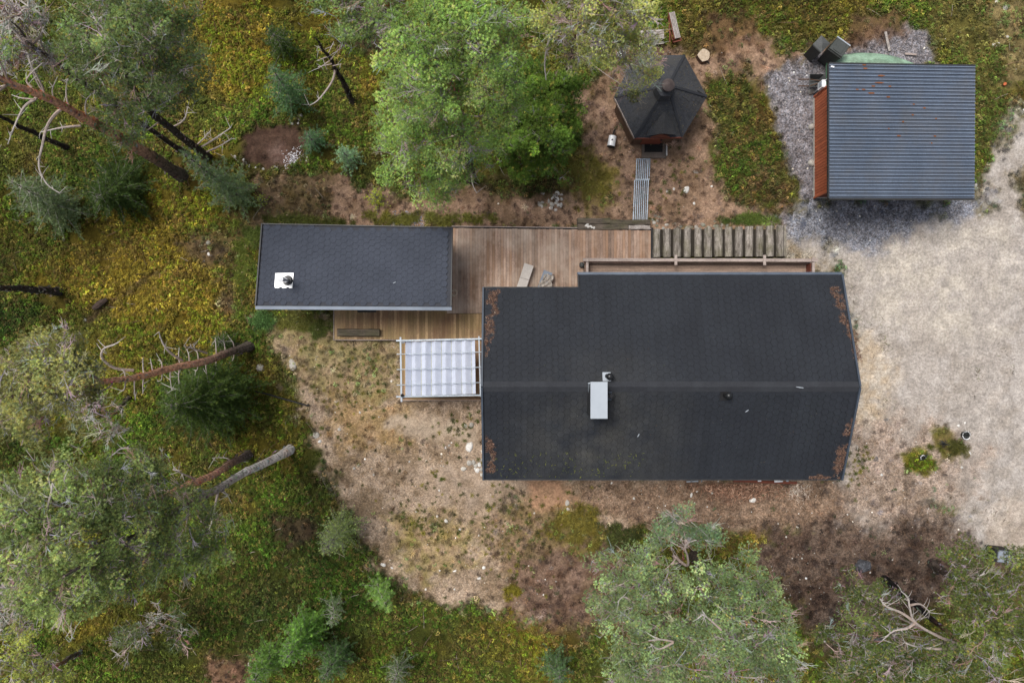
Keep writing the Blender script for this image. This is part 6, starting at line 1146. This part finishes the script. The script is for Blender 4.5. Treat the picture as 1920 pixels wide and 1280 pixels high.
tree('spruce', 'dense dark green bushy spruce between the broad pine and the grill hut', [(1000, 300, 0), (1010, 265, 2), (1015, 235, 4)], .09,
     [(985, 205, 40, 3.4), (1030, 185, 42, 3.4), (1062, 160, 30, 3), (1015, 240, 52, 3.6), (1055, 225, 34, 2.6), (975, 255, 42, 2.8), (1030, 285, 42, 2.2), (985, 305, 36, 1.5), (1060, 270, 24, 1.8), (940, 270, 28, 2), (1000, 150, 40, 3), (960, 150, 30, 2.6)],
     fol=(lin(92, 112, 48), lin(64, 86, 38)), dens=1.5, tsc=.72, twigs=.25, seed=37, cat='spruce', group='dark spruces by the yard', warm=.03, flat=.7)
# ---- west
tree('pine_tree', 'pine with a spiky rust-red trunk pointing west from below the sauna and a yellowish crown', [(468, 648, 0), (400, 672, 2.7), (320, 692, 5.6), (228, 712, 9), (150, 722, 11), (90, 728, 12.5)], .165,
     [(92, 655, 46, 12), (130, 650, 36, 11.5), (60, 690, 48, 12.5), (120, 700, 52, 12.5), (30, 730, 50, 12.5), (85, 745, 50, 12), (35, 775, 46, 12), (130, 765, 36, 11.5), (15, 690, 40, 12.5), (165, 690, 30, 11), (70, 800, 30, 11.5), (175, 730, 24, 10.5)],
     fol=(lin(164, 158, 108), lin(118, 122, 80)), dens=1.15, seed=41, lichen=.8, warm=.08, bark=(lin(84, 76, 70), lin(172, 130, 106), .22), group=BIG,
     limbs=[[(342, 676, 4.8), (318, 660, 5.4), (304, 640, 5.8), (298, 622, 6.2)], [(250, 694, 7.6), (216, 690, 8), (192, 672, 8.4), (194, 654, 8.6), (214, 646, 8.7), (224, 640, 8.7)], [(388, 662, 3.2), (366, 655, 3.8), (345, 648, 4.4)], [(190, 715, 9.6), (150, 690, 10.4), (118, 665, 11)]]
     + [[(440 - i * 17, 658 + i * 4.6, 1 + i * .66), (440 - i * 17 - 3 + (i % 3), 658 + i * 4.6 + s_ * 16, .8 + i * .66), (440 - i * 17 - 8 + 3 * (i % 4), 658 + i * 4.6 + s_ * (20 + 7 * (i % 4)), .6 + i * .66)] for i in range(13) for s_ in (-1, 1) if (i * 3 + s_) % 4])
tree('grey_shrub_tree', 'half-dead grey twiggy pine under the spiky trunk', [(240, 745, 0), (215, 775, 4), (200, 790, 5.5)], .07, [(196, 775, 34, 7), (210, 810, 30, 6), (170, 760, 26, 8)], dead=.6, fol=OLV, seed=43, dens=1.1, lichen=1.2, twigs=1.6, group=BIG)
young('spruce', 'large dark green spruce south of the spiky red trunk', (418, 738), (318, 762, 5.6), 2.45, (lin(86, 102, 52), lin(58, 76, 38)), 10, 1.0, 44, cat='spruce', group='dark spruces by the yard', nbr=13, trunk_r=.1)
young('spruce', 'small dark spruce between the sauna and the base of the spiky trunk', (424, 646), (408, 636, 1.8), .65, DARK, 5, .85, 45, cat='spruce')
tree('leaning_trunk', 'lichen-spotted grey trunk leaning out of the middle of the left edge', [(110, 546, 0), (50, 542, 2), (-20, 538, 4.2), (-120, 530, 7)], .16, [(-150, 530, 60, 9)], seed=47, lichen=.7, bark=(lin(54, 50, 48), lin(80, 70, 64), .6), group=BIG)
# ---- south-west
tree('pine_tree', 'pine with the long pale-grey trunk pointing down-left from the yard edge', [(546, 841, 0), (480, 876, 2.9), (420, 908, 5.2), (356, 944, 7.4), (260, 1000, 10.5), (180, 1045, 12.5), (120, 1080, 14)], .17,
     [(330, 985, 52, 9.5), (390, 985, 42, 8.4), (410, 1030, 30, 8), (350, 1045, 46, 9), (290, 1030, 54, 10), (240, 1075, 54, 11), (180, 1020, 56, 12), (180, 1095, 50, 12), (130, 1060, 52, 13), (105, 1115, 46, 13), (60, 1060, 46, 13.5), (140, 1145, 34, 12), (230, 1020, 50, 11.5), (55, 1110, 36, 13)],
     fol=(lin(150, 160, 106), lin(106, 120, 74)), dens=1.3, seed=51, lichen=.5, bark=(lin(178, 174, 170), lin(96, 86, 82), .28), group=BIG, limbs=[[(410, 915, 5.5), (405, 940, 5.3), (398, 975, 5), (392, 992, 4.8)], [(402, 918, 5.8), (420, 922, 5.4), (428, 930, 5)], [(390, 924, 6), (372, 915, 6.4), (362, 926, 6.6)]])
tree('pine_tree', 'pine with the shorter rust-brown trunk just above the long pale-grey trunk', [(467, 851, 0), (420, 878, 2.8), (360, 908, 5.2), (284, 938, 8), (200, 965, 10.5), (120, 985, 12.5)], .16,
     [(285, 875, 40, 9.5), (250, 900, 48, 10.5), (300, 915, 46, 9.5), (360, 925, 30, 8), (195, 890, 50, 11), (130, 885, 48, 12), (75, 905, 44, 12.5), (190, 950, 56, 12), (120, 950, 56, 13), (55, 965, 52, 13.5), (250, 960, 52, 11), (15, 985, 46, 13.5), (90, 1015, 50, 13.5), (20, 1035, 40, 13.5), (25, 925, 34, 13)],
     fol=(lin(148, 156, 108), lin(104, 118, 74)), dens=1.2, seed=53, lichen=.6, bark=(lin(80, 72, 68), lin(168, 128, 106), .2), group=BIG, limbs=[[(436, 868, 1.8), (424, 858, 2.2), (398, 858, 2.6)], [(372, 900, 4.8), (348, 890, 5.4), (324, 880, 6)], [(330, 920, 6.4), (300, 918, 6.8), (262, 918, 7.2)], [(300, 880, 9), (262, 845, 9.4), (230, 840, 9.4), (215, 850, 9.2)], [(90, 1000, 12.8), (88, 960, 13.2), (96, 925, 13.4), (98, 905, 13.5)], [(130, 960, 12.8), (128, 925, 13), (120, 900, 13.2)]])
tree('dying_pine', 'dark trunk with grey hanging twigs at the left edge below the big crowns', [(76, 1046, 0), (40, 1066, 1.6), (0, 1082, 3), (-60, 1110, 5)], .09, [(16, 1130, 34, 5), (8, 1170, 30, 5), (-10, 1100, 30, 5.5), (50, 1175, 22, 4.4)], dead=.8, fol=OLV, dens=1.4, seed=55, lichen=1, twigs=1.5, bark=(lin(50, 44, 40), lin(50, 44, 40), .5), group=BIG, limbs=[[(34, 1068, 3), (30, 1100, 3.2), (14, 1135, 3.4)]])
tree('pine_tree', 'yellowish sparse pine cut by the bottom left corner', [(150, 1222, 0), (110, 1245, 2.5), (70, 1268, 5)], .09, [(40, 1215, 36, 5.4), (80, 1240, 34, 5), (20, 1250, 40, 5.6), (110, 1262, 26, 4), (60, 1275, 34, 5)], fol=YEL, dens=.6, seed=57, lichen=.8, group=BIG)
tree('grey_shrub_tree', 'thin grey-green half-bare pine above the bottom left corner', [(300, 1160, 0), (270, 1180, 2.5)], .05, [(268, 1172, 34, 2.8), (310, 1150, 28, 2), (240, 1205, 26, 3), (340, 1190, 24, 2)], fol=(lin(96, 104, 74), lin(74, 84, 56)), dead=.35, dens=.7, seed=58, lichen=.8, group='young conifers in the undergrowth', cat='young pine')
young('young_pine', 'feathery pale-green young pine at the forest edge south-west of the yard', (652, 978), (606, 1034, 4.4), 1.0, (lin(146, 156, 104), lin(106, 120, 76)), 12, .62, 61, trunk_r=.05, nbr=9)
young('young_pine', 'bright tufted little pine south of the yard with its bare stem showing', (706, 1092), (728, 1142, 2.4), .62, (lin(132, 156, 90), lin(92, 120, 62)), 5, 1.15, 62, twigcol=GREY, nbr=7)
young('young_pine', 'thin grey-green small pine south-west of the bright tufted one', (628, 1128), (622, 1168, 2.6), .58, (lin(112, 128, 94), lin(84, 98, 68)), 5, .8, 63, twigcol=GREY)
young('young_pine', 'round bright green young pine near the bottom edge of the forest', (588, 1168), (532, 1240, 4.2), 1.15, (lin(112, 144, 72), lin(80, 110, 50)), 9, .9, 64, nbr=10)
young('young_pine', 'dull grey-green young pine at the bottom edge east of the round bright green one', (640, 1215), (606, 1272, 3.4), .95, (lin(92, 116, 74), lin(66, 88, 52)), 7, .85, 65, nbr=9)
young('young_pine', 'green young pine cut by the bottom edge west of the round bright green one', (512, 1222), (470, 1285, 4), .95, (lin(110, 138, 72), lin(80, 104, 50)), 7, .9, 66, nbr=8)
young('young_pine', 'grey feathery pine top at the bottom edge in the dark moss', (752, 1240), (738, 1280, 2.6), .7, (lin(104, 116, 88), lin(80, 90, 66)), 6, .75, 67, twigcol=GREY)
young('young_pine', 'bluish-grey young pine at the bottom edge west of the big southern pine', (1040, 1235), (1052, 1278, 3), .85, (lin(92, 114, 80), lin(68, 88, 56)), 6, .85, 68)
# ---- south
tree('pine_tree', 'big dense pine south of the cabin, the western crown of the pair', [(1200, 1030, 0), (1235, 1085, 4), (1262, 1130, 7), (1280, 1170, 9.5)], .18,
     [(1155, 1068, 44, 6.5), (1205, 1062, 40, 6.8), (1142, 1112, 40, 7.4), (1195, 1105, 58, 8.6), (1250, 1078, 46, 8), (1162, 1160, 46, 8.2), (1232, 1160, 60, 9.4), (1190, 1215, 50, 9), (1250, 1225, 56, 9.6), (1170, 1262, 40, 8.6), (1230, 1275, 50, 9.4), (1300, 1190, 48, 10), (1292, 1110, 40, 8.6), (1300, 1255, 50, 10)],
     fol=(lin(132, 146, 106), lin(92, 108, 74)), dens=1.0, seed=71, lichen=.5, group=BIG, limbs=[[(1262, 1040, 5), (1288, 1060, 5.2), (1289, 1042, 5.6), (1284, 1026, 6), (1292, 1016, 6.2), (1306, 1012, 6.4)], [(1284, 1027, 6), (1270, 1022, 6.2), (1254, 1012, 6.3)], [(1262, 1202, 10.4), (1240, 1198, 10.6), (1216, 1200, 10.8)], [(1262, 1204, 10.4), (1236, 1216, 10.6), (1220, 1206, 10.8)], [(1190, 1130, 9.4), (1170, 1118, 9.6), (1158, 1128, 9.8)]])
tree('pine_tree', 'small pine with a curved pale limb, just north of the big southern pair', [(1268, 1062, 0), (1278, 1050, 3), (1284, 1020, 5.4)], .05, [(1252, 992, 26, 6), (1285, 982, 28, 6.2), (1316, 1000, 24, 6), (1236, 1006, 16, 5.6), (1342, 1008, 14, 5.6), (1265, 968, 14, 6)], fol=BLU, dens=.8, seed=72, lichen=.7, twigs=1.5, group=BIG)
tree('pine_tree', 'big dense pine south of the cabin, the eastern crown of the pair', [(1300, 1040, 0), (1335, 1085, 3.6), (1372, 1130, 7), (1400, 1170, 9.5)], .17,
     [(1340, 1085, 42, 8), (1392, 1085, 42, 7.4), (1430, 1112, 36, 7.4), (1352, 1140, 52, 9.6), (1410, 1150, 52, 9), (1456, 1158, 34, 7.8), (1466, 1205, 38, 8), (1420, 1210, 50, 9), (1360, 1205, 52, 10), (1470, 1245, 34, 8), (1425, 1262, 48, 8.8), (1365, 1262, 50, 9.6), (1490, 1272, 24, 7.4)],
     fol=(lin(128, 144, 104), lin(90, 106, 72)), dens=1.0, seed=73, lichen=.5, group=BIG, limbs=[[(1352, 1180, 10.6), (1330, 1160, 10.8), (1316, 1150, 11)]])
# ---- south-east
tree('pine_tree', 'sparse dark-green pine with forking pink limbs at the bottom right', [(1660, 1086, 0), (1712, 1130, 2.3), (1764, 1174, 4.3), (1812, 1214, 6), (1860, 1254, 7.8)], .13,
     [(1610, 1105, 36, 6.6), (1650, 1140, 42, 7), (1600, 1165, 42, 7), (1670, 1190, 46, 7.4), (1620, 1220, 46, 7.2), (1700, 1240, 48, 7.6), (1560, 1195, 34, 6.6), (1760, 1215, 40, 7), (1780, 1262, 46, 7.6), (1650, 1270, 50, 7), (1840, 1225, 44, 8), (1580, 1255, 42, 6.6), (1720, 1280, 44, 7.4), (1868, 1275, 46, 8)],
     fol=(lin(96, 106, 62), lin(68, 80, 42)), dens=.66, seed=81, lichen=.5, twigs=1.2, bark=(lin(28, 26, 26), lin(150, 112, 96), .55), group=BIG,
     limbs=[[(1830, 1232, 7), (1790, 1206, 7.4), (1755, 1190, 7.8), (1716, 1166, 8.2), (1706, 1140, 8.6), (1702, 1120, 8.8), (1690, 1108, 9)], [(1716, 1166, 8.2), (1690, 1148, 8.4), (1662, 1136, 8.6), (1650, 1122, 8.8)], [(1716, 1167, 8.2), (1700, 1178, 8.2), (1676, 1182, 8.2), (1656, 1198, 8.2)], [(1790, 1214, 7.2), (1760, 1216, 7.4), (1720, 1212, 7.6), (1696, 1204, 7.8)], [(1760, 1250, 7), (1690, 1236, 7.2), (1640, 1224, 7.4), (1620, 1214, 7.6)], [(1706, 1134, 8.6), (1726, 1132, 8.4), (1745, 1148, 8)]])
tree('pine_tree', 'dark olive pine with twisted twigs between the yard and the bottom right corner', [(1748, 1056, 0), (1810, 1100, 3.5), (1870, 1150, 7.5), (1900, 1180, 9.5)], .15,
     [(1790, 1045, 36, 8), (1835, 1060, 36, 8.4), (1790, 1090, 42, 8.6), (1850, 1105, 44, 9.2), (1900, 1085, 38, 9), (1800, 1140, 42, 9), (1862, 1155, 46, 10), (1915, 1140, 42, 10), (1915, 1195, 46, 10.4), (1850, 1195, 42, 10), (1910, 1050, 24, 8.4)],
     fol=(lin(104, 112, 62), lin(74, 86, 44)), dens=.8, seed=83, lichen=.5, twigs=1.2, group=BIG, limbs=[[(1866, 1150, 8.6), (1840, 1110, 9), (1832, 1086, 9.2), (1846, 1074, 9.4)], [(1880, 1200, 9), (1888, 1230, 8.8), (1880, 1220, 8.8)]])
# beyond the frame, for the shadow side and neighbouring viewpoints
for i, (px, py, h) in enumerate(((-120, 700, 13), (-140, 1000, 14), (200, 1400, 12), (700, 1420, 11), (1250, 1400, 12), (1700, 1400, 12), (2050, 1150, 12), (450, -120, 12), (1400, -160, 11), (-150, 300, 13), (900, -200, 12))):
    tree('pine_tree', 'pine standing beyond the %s edge of the yard clearing' % ('western', 'western', 'southern', 'southern', 'southern', 'southern', 'eastern', 'northern', 'northern', 'western', 'northern')[i], [(960 + (px - 960) * 30 / (30 - z), 640 + (py - 640) * 30 / (30 - z), z) for z in (0, h * .6, h)], .17, [], seed=200 + i, group='pines beyond the frame')
    b0 = W(px, py); r_ = random.Random(i); Tn = bpy.data.objects  # crowns as whorled boughs
    n_ = 260; a = np.random.rand(n_) * 6.283; u = np.sqrt(np.random.rand(n_)) * 2.4; z = h - 3.5 + np.random.rand(n_) * 3.8; u *= np.clip((h + .6 - z) / 2.2, 0, 1)
    P = np.stack([b0.x + np.cos(a) * u, b0.y + np.sin(a) * u, z], 1); P = np.repeat(P, 9, 0) + np.random.randn(n_ * 9, 3) * np.array([.2, .2, .08]); gg = [o for o in COL.objects if o.name.startswith('pine_tree') and o.parent is None][-1]
    scatter('crown', P, np.random.uniform(-.5, 6, (len(P), 3)), np.random.uniform(.6, 1.0, len(P)), jit(np.repeat(np.array([PALE[1]]), len(P), 0), .2, .05), GT, 4, gg)

# ------------------------------------------------------------------ ground cover
def flat_rot(n, t=.15): return np.stack([np.random.uniform(-t, t, n), np.random.uniform(-t, t, n), np.random.uniform(0, 6.283, n)], 1)
def place(x, y): return np.stack([x, y, terrain_z(x, y)], 1)
x, y, c, v_, s_ = rand_pts(300000, lambda x, y, v, s: np.clip(v, 0, 1) ** 2.2 * sstep(.34, .52, fbm(x * 1.1, y * 1.1, 40, 5) + .08))
k = np.clip(np.random.rand(len(x)) * .55 + (fbm(x * .7, y * .7, 81, 4) - .28) * 1.1, 0, 1); c = c.copy(); g_ = k < .42; c[g_] = c[g_] * np.array([.75, 1.12, .7]); g2_ = (k > .42) & (k < .56); c[g2_] = c[g2_] * .6 + np.array(lin(126, 92, 58)) * .4
o = scatter('bilberry_undergrowth', place(x, y), flat_rot(len(x)), np.random.uniform(.5, 1.3, len(x)) * (.6 + .9 * fbm(x * 1.2, y * 1.2, 91, 3)), jit(c * np.array([1.0, 1.10, 1.2]) * (.78 + .5 * fbm(x * 1.9, y * 1.9, 71, 3))[:, None], .5, .06), GS, 4); tag(o, 'low bilberry and lingonberry leaves covering the forest floor', kind='stuff')
x, y, c, v_, s_ = rand_pts(52000, lambda x, y, v, s: np.clip(v * 1.1, 0, 1) * sstep(.42, .66, fbm(x * 1.1, y * 1.1, 44, 4)) * .8 + .05 * (v > .05) + .5 * (v > .1) * (v < .6) * sstep(.45, .6, fbm(x * 2, y * 2, 47, 3)))
o = scatter('moss_and_grass', place(x, y), flat_rot(len(x)), np.random.uniform(.35, .8, len(x)), jit(c * np.array([1.05, 1.08, 1.18]), .4, .05), GG, 3); tag(o, 'yellow-green grass and moss tufts between the shrubs and in the yard', kind='stuff')
# greener grass belt along the sauna
gx_, gy_, cc_ = [], [], []
for (px, py, rx_, ry_, n_, cl) in ((455, 500, 18, 90, 420, lin(120, 132, 56)), (480, 440, 24, 20, 160, lin(112, 128, 60)), (492, 600, 18, 18, 90, lin(92, 112, 52)), (540, 600, 60, 16, 200, lin(120, 122, 60)), (600, 610, 20, 30, 130, lin(110, 120, 60)), (560, 415, 80, 8, 120, lin(110, 118, 56)), (800, 412, 120, 12, 180, lin(128, 128, 60)), (1400, 412, 60, 7, 100, lin(104, 122, 56)), (1100, 335, 44, 50, 240, lin(146, 138, 68)), (1340, 482, 60, 3, 120, lin(120, 124, 50)), (1080, 985, 50, 40, 260, lin(138, 128, 60)), (1165, 1003, 55, 22, 130, lin(80, 88, 44)), (960, 1115, 14, 14, 120, lin(150, 140, 50)), (945, 1150, 14, 10, 90, lin(146, 134, 50)), (1726, 870, 22, 13, 75, lin(100, 102, 38)), (1752, 836, 9, 15, 60, lin(94, 96, 40)), (1795, 838, 14, 12, 60, lin(92, 92, 44))):
    th_ = np.random.rand(n_) * 6.283; rr_ = np.random.rand(n_) ** .75 * (1 + .3 * np.sin(3 * th_ + px) + .2 * np.sin(7 * th_)); gx_.append(np.cos(th_) * rr_ * rx_ + px); gy_.append(np.sin(th_) * rr_ * ry_ + py); cc_.append(np.repeat(np.array([cl]), n_, 0))
X_, Y_, C_ = np.concatenate(gx_), np.concatenate(gy_), np.concatenate(cc_); x = (X_ - 960) * S; y = (640 - Y_) * S; k = ok_mask(x, y); x, y, C_ = x[k], y[k], C_[k]
k = fbm(x * 2.4, y * 2.4, 66, 4) > .47; x, y, C_ = x[k], y[k], C_[k]
o = scatter('meadow_grass', place(x, y), flat_rot(len(x)), np.random.uniform(.6, 1.2, len(x)), jit(C_ * .8, .3, .05), GG, 3); tag(o, 'tufts of brighter grass along the sauna, the deck and the moss mounds', kind='stuff')
g = empty('iris_clump', W(492, 602), 'clump of long green grass blades at the south-west corner of the sauna', 'grass clump')
P = np.stack([W(492, 602).x + np.random.randn(26) * .17, W(492, 602).y + np.random.randn(26) * .15, np.full(26, .02)], 1); scatter('blades', P, flat_rot(26), np.random.uniform(.9, 1.5, 26), jit(np.repeat(np.array([lin(88, 122, 66)]), 26, 0), .35), GG, 3, g)
# pebbles and gravel
x, y, c, v_, s_ = rand_pts(170000, lambda x, y, v, s: np.clip(s - .35, 0, 1) ** 1.6 * .8)
grav = s_ > .88; c2 = c * 1.06; wh = np.random.rand(len(x)) < .04 + .05 * (s_ > .5) * (s_ < .85); c2[wh] = np.array(lin(208, 204, 196)); dk = np.random.rand(len(x)) < .25; c2[dk] *= .7
sz = np.exp(np.random.randn(len(x)) * .5) * np.where(grav, .022, .015); sz[wh] *= 1.7; sz = np.clip(sz, .01, .07); scl = np.stack([sz, sz, sz * .9], 1)
o = scatter('gravel', place(x, y), flat_rot(len(x), .3), scl, jit(c2, .18, .04), GP, 4); tag(o, 'gravel and pebbles scattered over the yard and round the garage', kind='stuff')
# brown litter, twigs
x, y, c, v_, s_ = rand_pts(30000, lambda x, y, v, s: .03 + .4 * (v > .04) * (v < .5)); cc = np.array([lin(120, 92, 72), lin(86, 66, 54), lin(140, 120, 104), lin(104, 76, 56)])[np.random.randint(0, 4, len(x))]
o = scatter('fallen_twigs', place(x, y) + np.array([0, 0, .01]), flat_rot(len(x)), np.random.uniform(.03, .10, len(x)), jit(cc, .3), GK, 3); tag(o, 'short fallen twigs and needles on the bare earth', kind='stuff')
n_ = 900; x = W(1385, 0).x + np.random.randn(n_) * 1.15; y = W(0, 918).y + np.abs(np.random.randn(n_)) * -.35 + .25; k = ok_mask(x, y); x, y = x[k], y[k]; cc = np.array([lin(150, 112, 92), lin(98, 72, 58), lin(184, 150, 128)])[np.random.randint(0, 3, len(x))]
o = scatter('wood_chips', place(x, y) + np.array([0, 0, .02]), flat_rot(len(x), .5), np.random.uniform(.08, .26, len(x)), jit(cc, .25), GK, 3); tag(o, 'reddish bark and wood chips along the south wall of the cabin', kind='stuff')
n_ = 260; x = W(1497, 0).x + np.random.randn(n_) * .28; y = W(0, 922).y + np.random.randn(n_) * .2; o = scatter('pale_chips', place(x, y) + np.array([0, 0, .02]), flat_rot(n_, .5), np.random.uniform(.06, .16, n_), jit(np.repeat(np.array([lin(205, 190, 176)]), n_, 0), .2), GK, 3); tag(o, 'small heap of pale wood chips near the south-east corner of the cabin', kind='stuff')
n_ = 240; x = W(550, 0).x + np.random.randn(n_) * .22; y = W(0, 297).y + np.random.randn(n_) * .22; o = scatter('ash_pebbles', place(x, y), flat_rot(n_), np.random.uniform(.015, .035, n_), jit(np.repeat(np.array([lin(190, 190, 196)]), n_, 0), .25), GP, 4); tag(o, 'scatter of small white pebbles at the edge of the fire hollow', kind='stuff')
n_ = 420; x = W(758, 0).x + np.random.randn(n_) * .5; y = W(0, 412).y + np.random.randn(n_) * .16; k = ok_mask(x, y); x, y = x[k], y[k]; o = scatter('crushed_stone', place(x, y), flat_rot(len(x)), np.random.uniform(.02, .045, len(x)), jit(np.repeat(np.array([lin(130, 128, 138)]), len(x), 0), .25), GP, 4); tag(o, 'patch of grey crushed stone at the north eave of the sauna', kind='stuff')
n_ = 900; x = np.random.uniform(-22, 22, n_); y = np.random.uniform(-14.6, 14.6, n_); rgb_, v_, s_ = ground_eval(x, y); k = ok_mask(x, y) & (v_ > .4); x, y = x[k], y[k]
tag(scatter('fallen_branches', place(x, y) + np.array([0, 0, .10]), flat_rot(len(x), .15), np.stack([np.random.uniform(.2, .9, len(x)), np.full(len(x), .22), np.full(len(x), .22)], 1), jit(np.array([lin(150, 140, 130), lin(96, 82, 72), lin(120, 96, 80)])[np.random.randint(0, 3, len(x))], .25), GK, 3), 'fallen grey branches and sticks lying among the undergrowth', kind='stuff')
def scraps(name, label, spots, cols, s0, s1, G_=GK, nv=3, zoff=.01):
    X_ = np.concatenate([np.random.randn(n) * rx + px for px, py, rx, ry, n in spots]); Y_ = np.concatenate([np.random.randn(n) * ry + py for px, py, rx, ry, n in spots]); x = (X_ - 960) * S; y = (640 - Y_) * S; k = ok_mask(x, y); x, y = x[k], y[k]
    tag(scatter(name, place(x, y) + np.array([0, 0, zoff]), flat_rot(len(x), .2), np.random.uniform(s0, s1, len(x)), jit(np.array(cols)[np.random.randint(0, len(cols), len(x))], .3), G_, nv), label, kind='stuff')
scraps('dark_bark_scraps', 'dark bark scraps and roots trodden into the sandy yard', [(1600, 540, 14, 30, 50), (1655, 640, 8, 14, 50), (1625, 600, 14, 18, 30), (1835, 700, 5, 12, 18), (1878, 668, 6, 14, 18), (1897, 690, 4, 10, 12), (1800, 735, 20, 8, 14), (1660, 760, 30, 14, 30), (1860, 960, 20, 14, 30)], [lin(84, 70, 58), lin(64, 56, 50), lin(90, 96, 60)], .06, .18)
scraps('yard_moss', 'small dark moss and grass cushions dotted over the dirt yard', [(775, 985, 14, 8, 26), (795, 985, 10, 10, 22), (825, 990, 20, 10, 24), (816, 892, 3, 3, 5), (833, 900, 3, 3, 5), (797, 912, 3, 3, 4), (790, 910, 60, 60, 50), (690, 700, 60, 30, 90), (640, 780, 50, 40, 60), (960, 1020, 50, 50, 120), (1000, 960, 60, 30, 60), (870, 795, 20, 14, 40), (1220, 350, 60, 40, 70), (1600, 870, 20, 20, 60)], [lin(92, 104, 44), lin(76, 86, 40), lin(130, 124, 56)], .25, .6, GG, 3, 0)
n_ = 500; P = []; 
for i in range(n_):
    f_ = random.randrange(6); u, v__ = random.random(), random.random()
    if u + v__ > 1: u, v__ = 1 - u, 1 - v__
    P.append(tuple(apex + (hexp[f_] - apex) * u + (hexp[(f_ + 1) % 6] - apex) * v__ + Vector((0, 0, .03))))
o = scatter('roof_needles', P, flat_rot(n_), np.random.uniform(.02, .07, n_), jit(np.array([lin(150, 130, 100), lin(130, 124, 80), lin(110, 96, 70)])[np.random.randint(0, 3, n_)], .2), GK, 3); tag(o, 'fallen needles specking the pointed roof of the grill hut', kind='stuff')
P = [tuple(lerp(lerp(q0, q1, u), lerp(q3, q2, u), v__) + Vector((0, 0, .02))) for q0, q1, q2, q3 in [(W(492, 420, 2.6), W(848, 427, 2.6), W(846, 575, 3.28), W(480, 573, 3.28))] for u, v__ in np.random.rand(450, 2)]
o = scatter('roof_needles', P, flat_rot(450), np.random.uniform(.015, .05, 450), jit(np.array([lin(150, 130, 110), lin(120, 104, 90)])[np.random.randint(0, 2, 450)], .2), GK, 3); tag(o, 'fallen needles specking the flat grey roof of the sauna', kind='stuff')
bpy.context.view_layer.update()
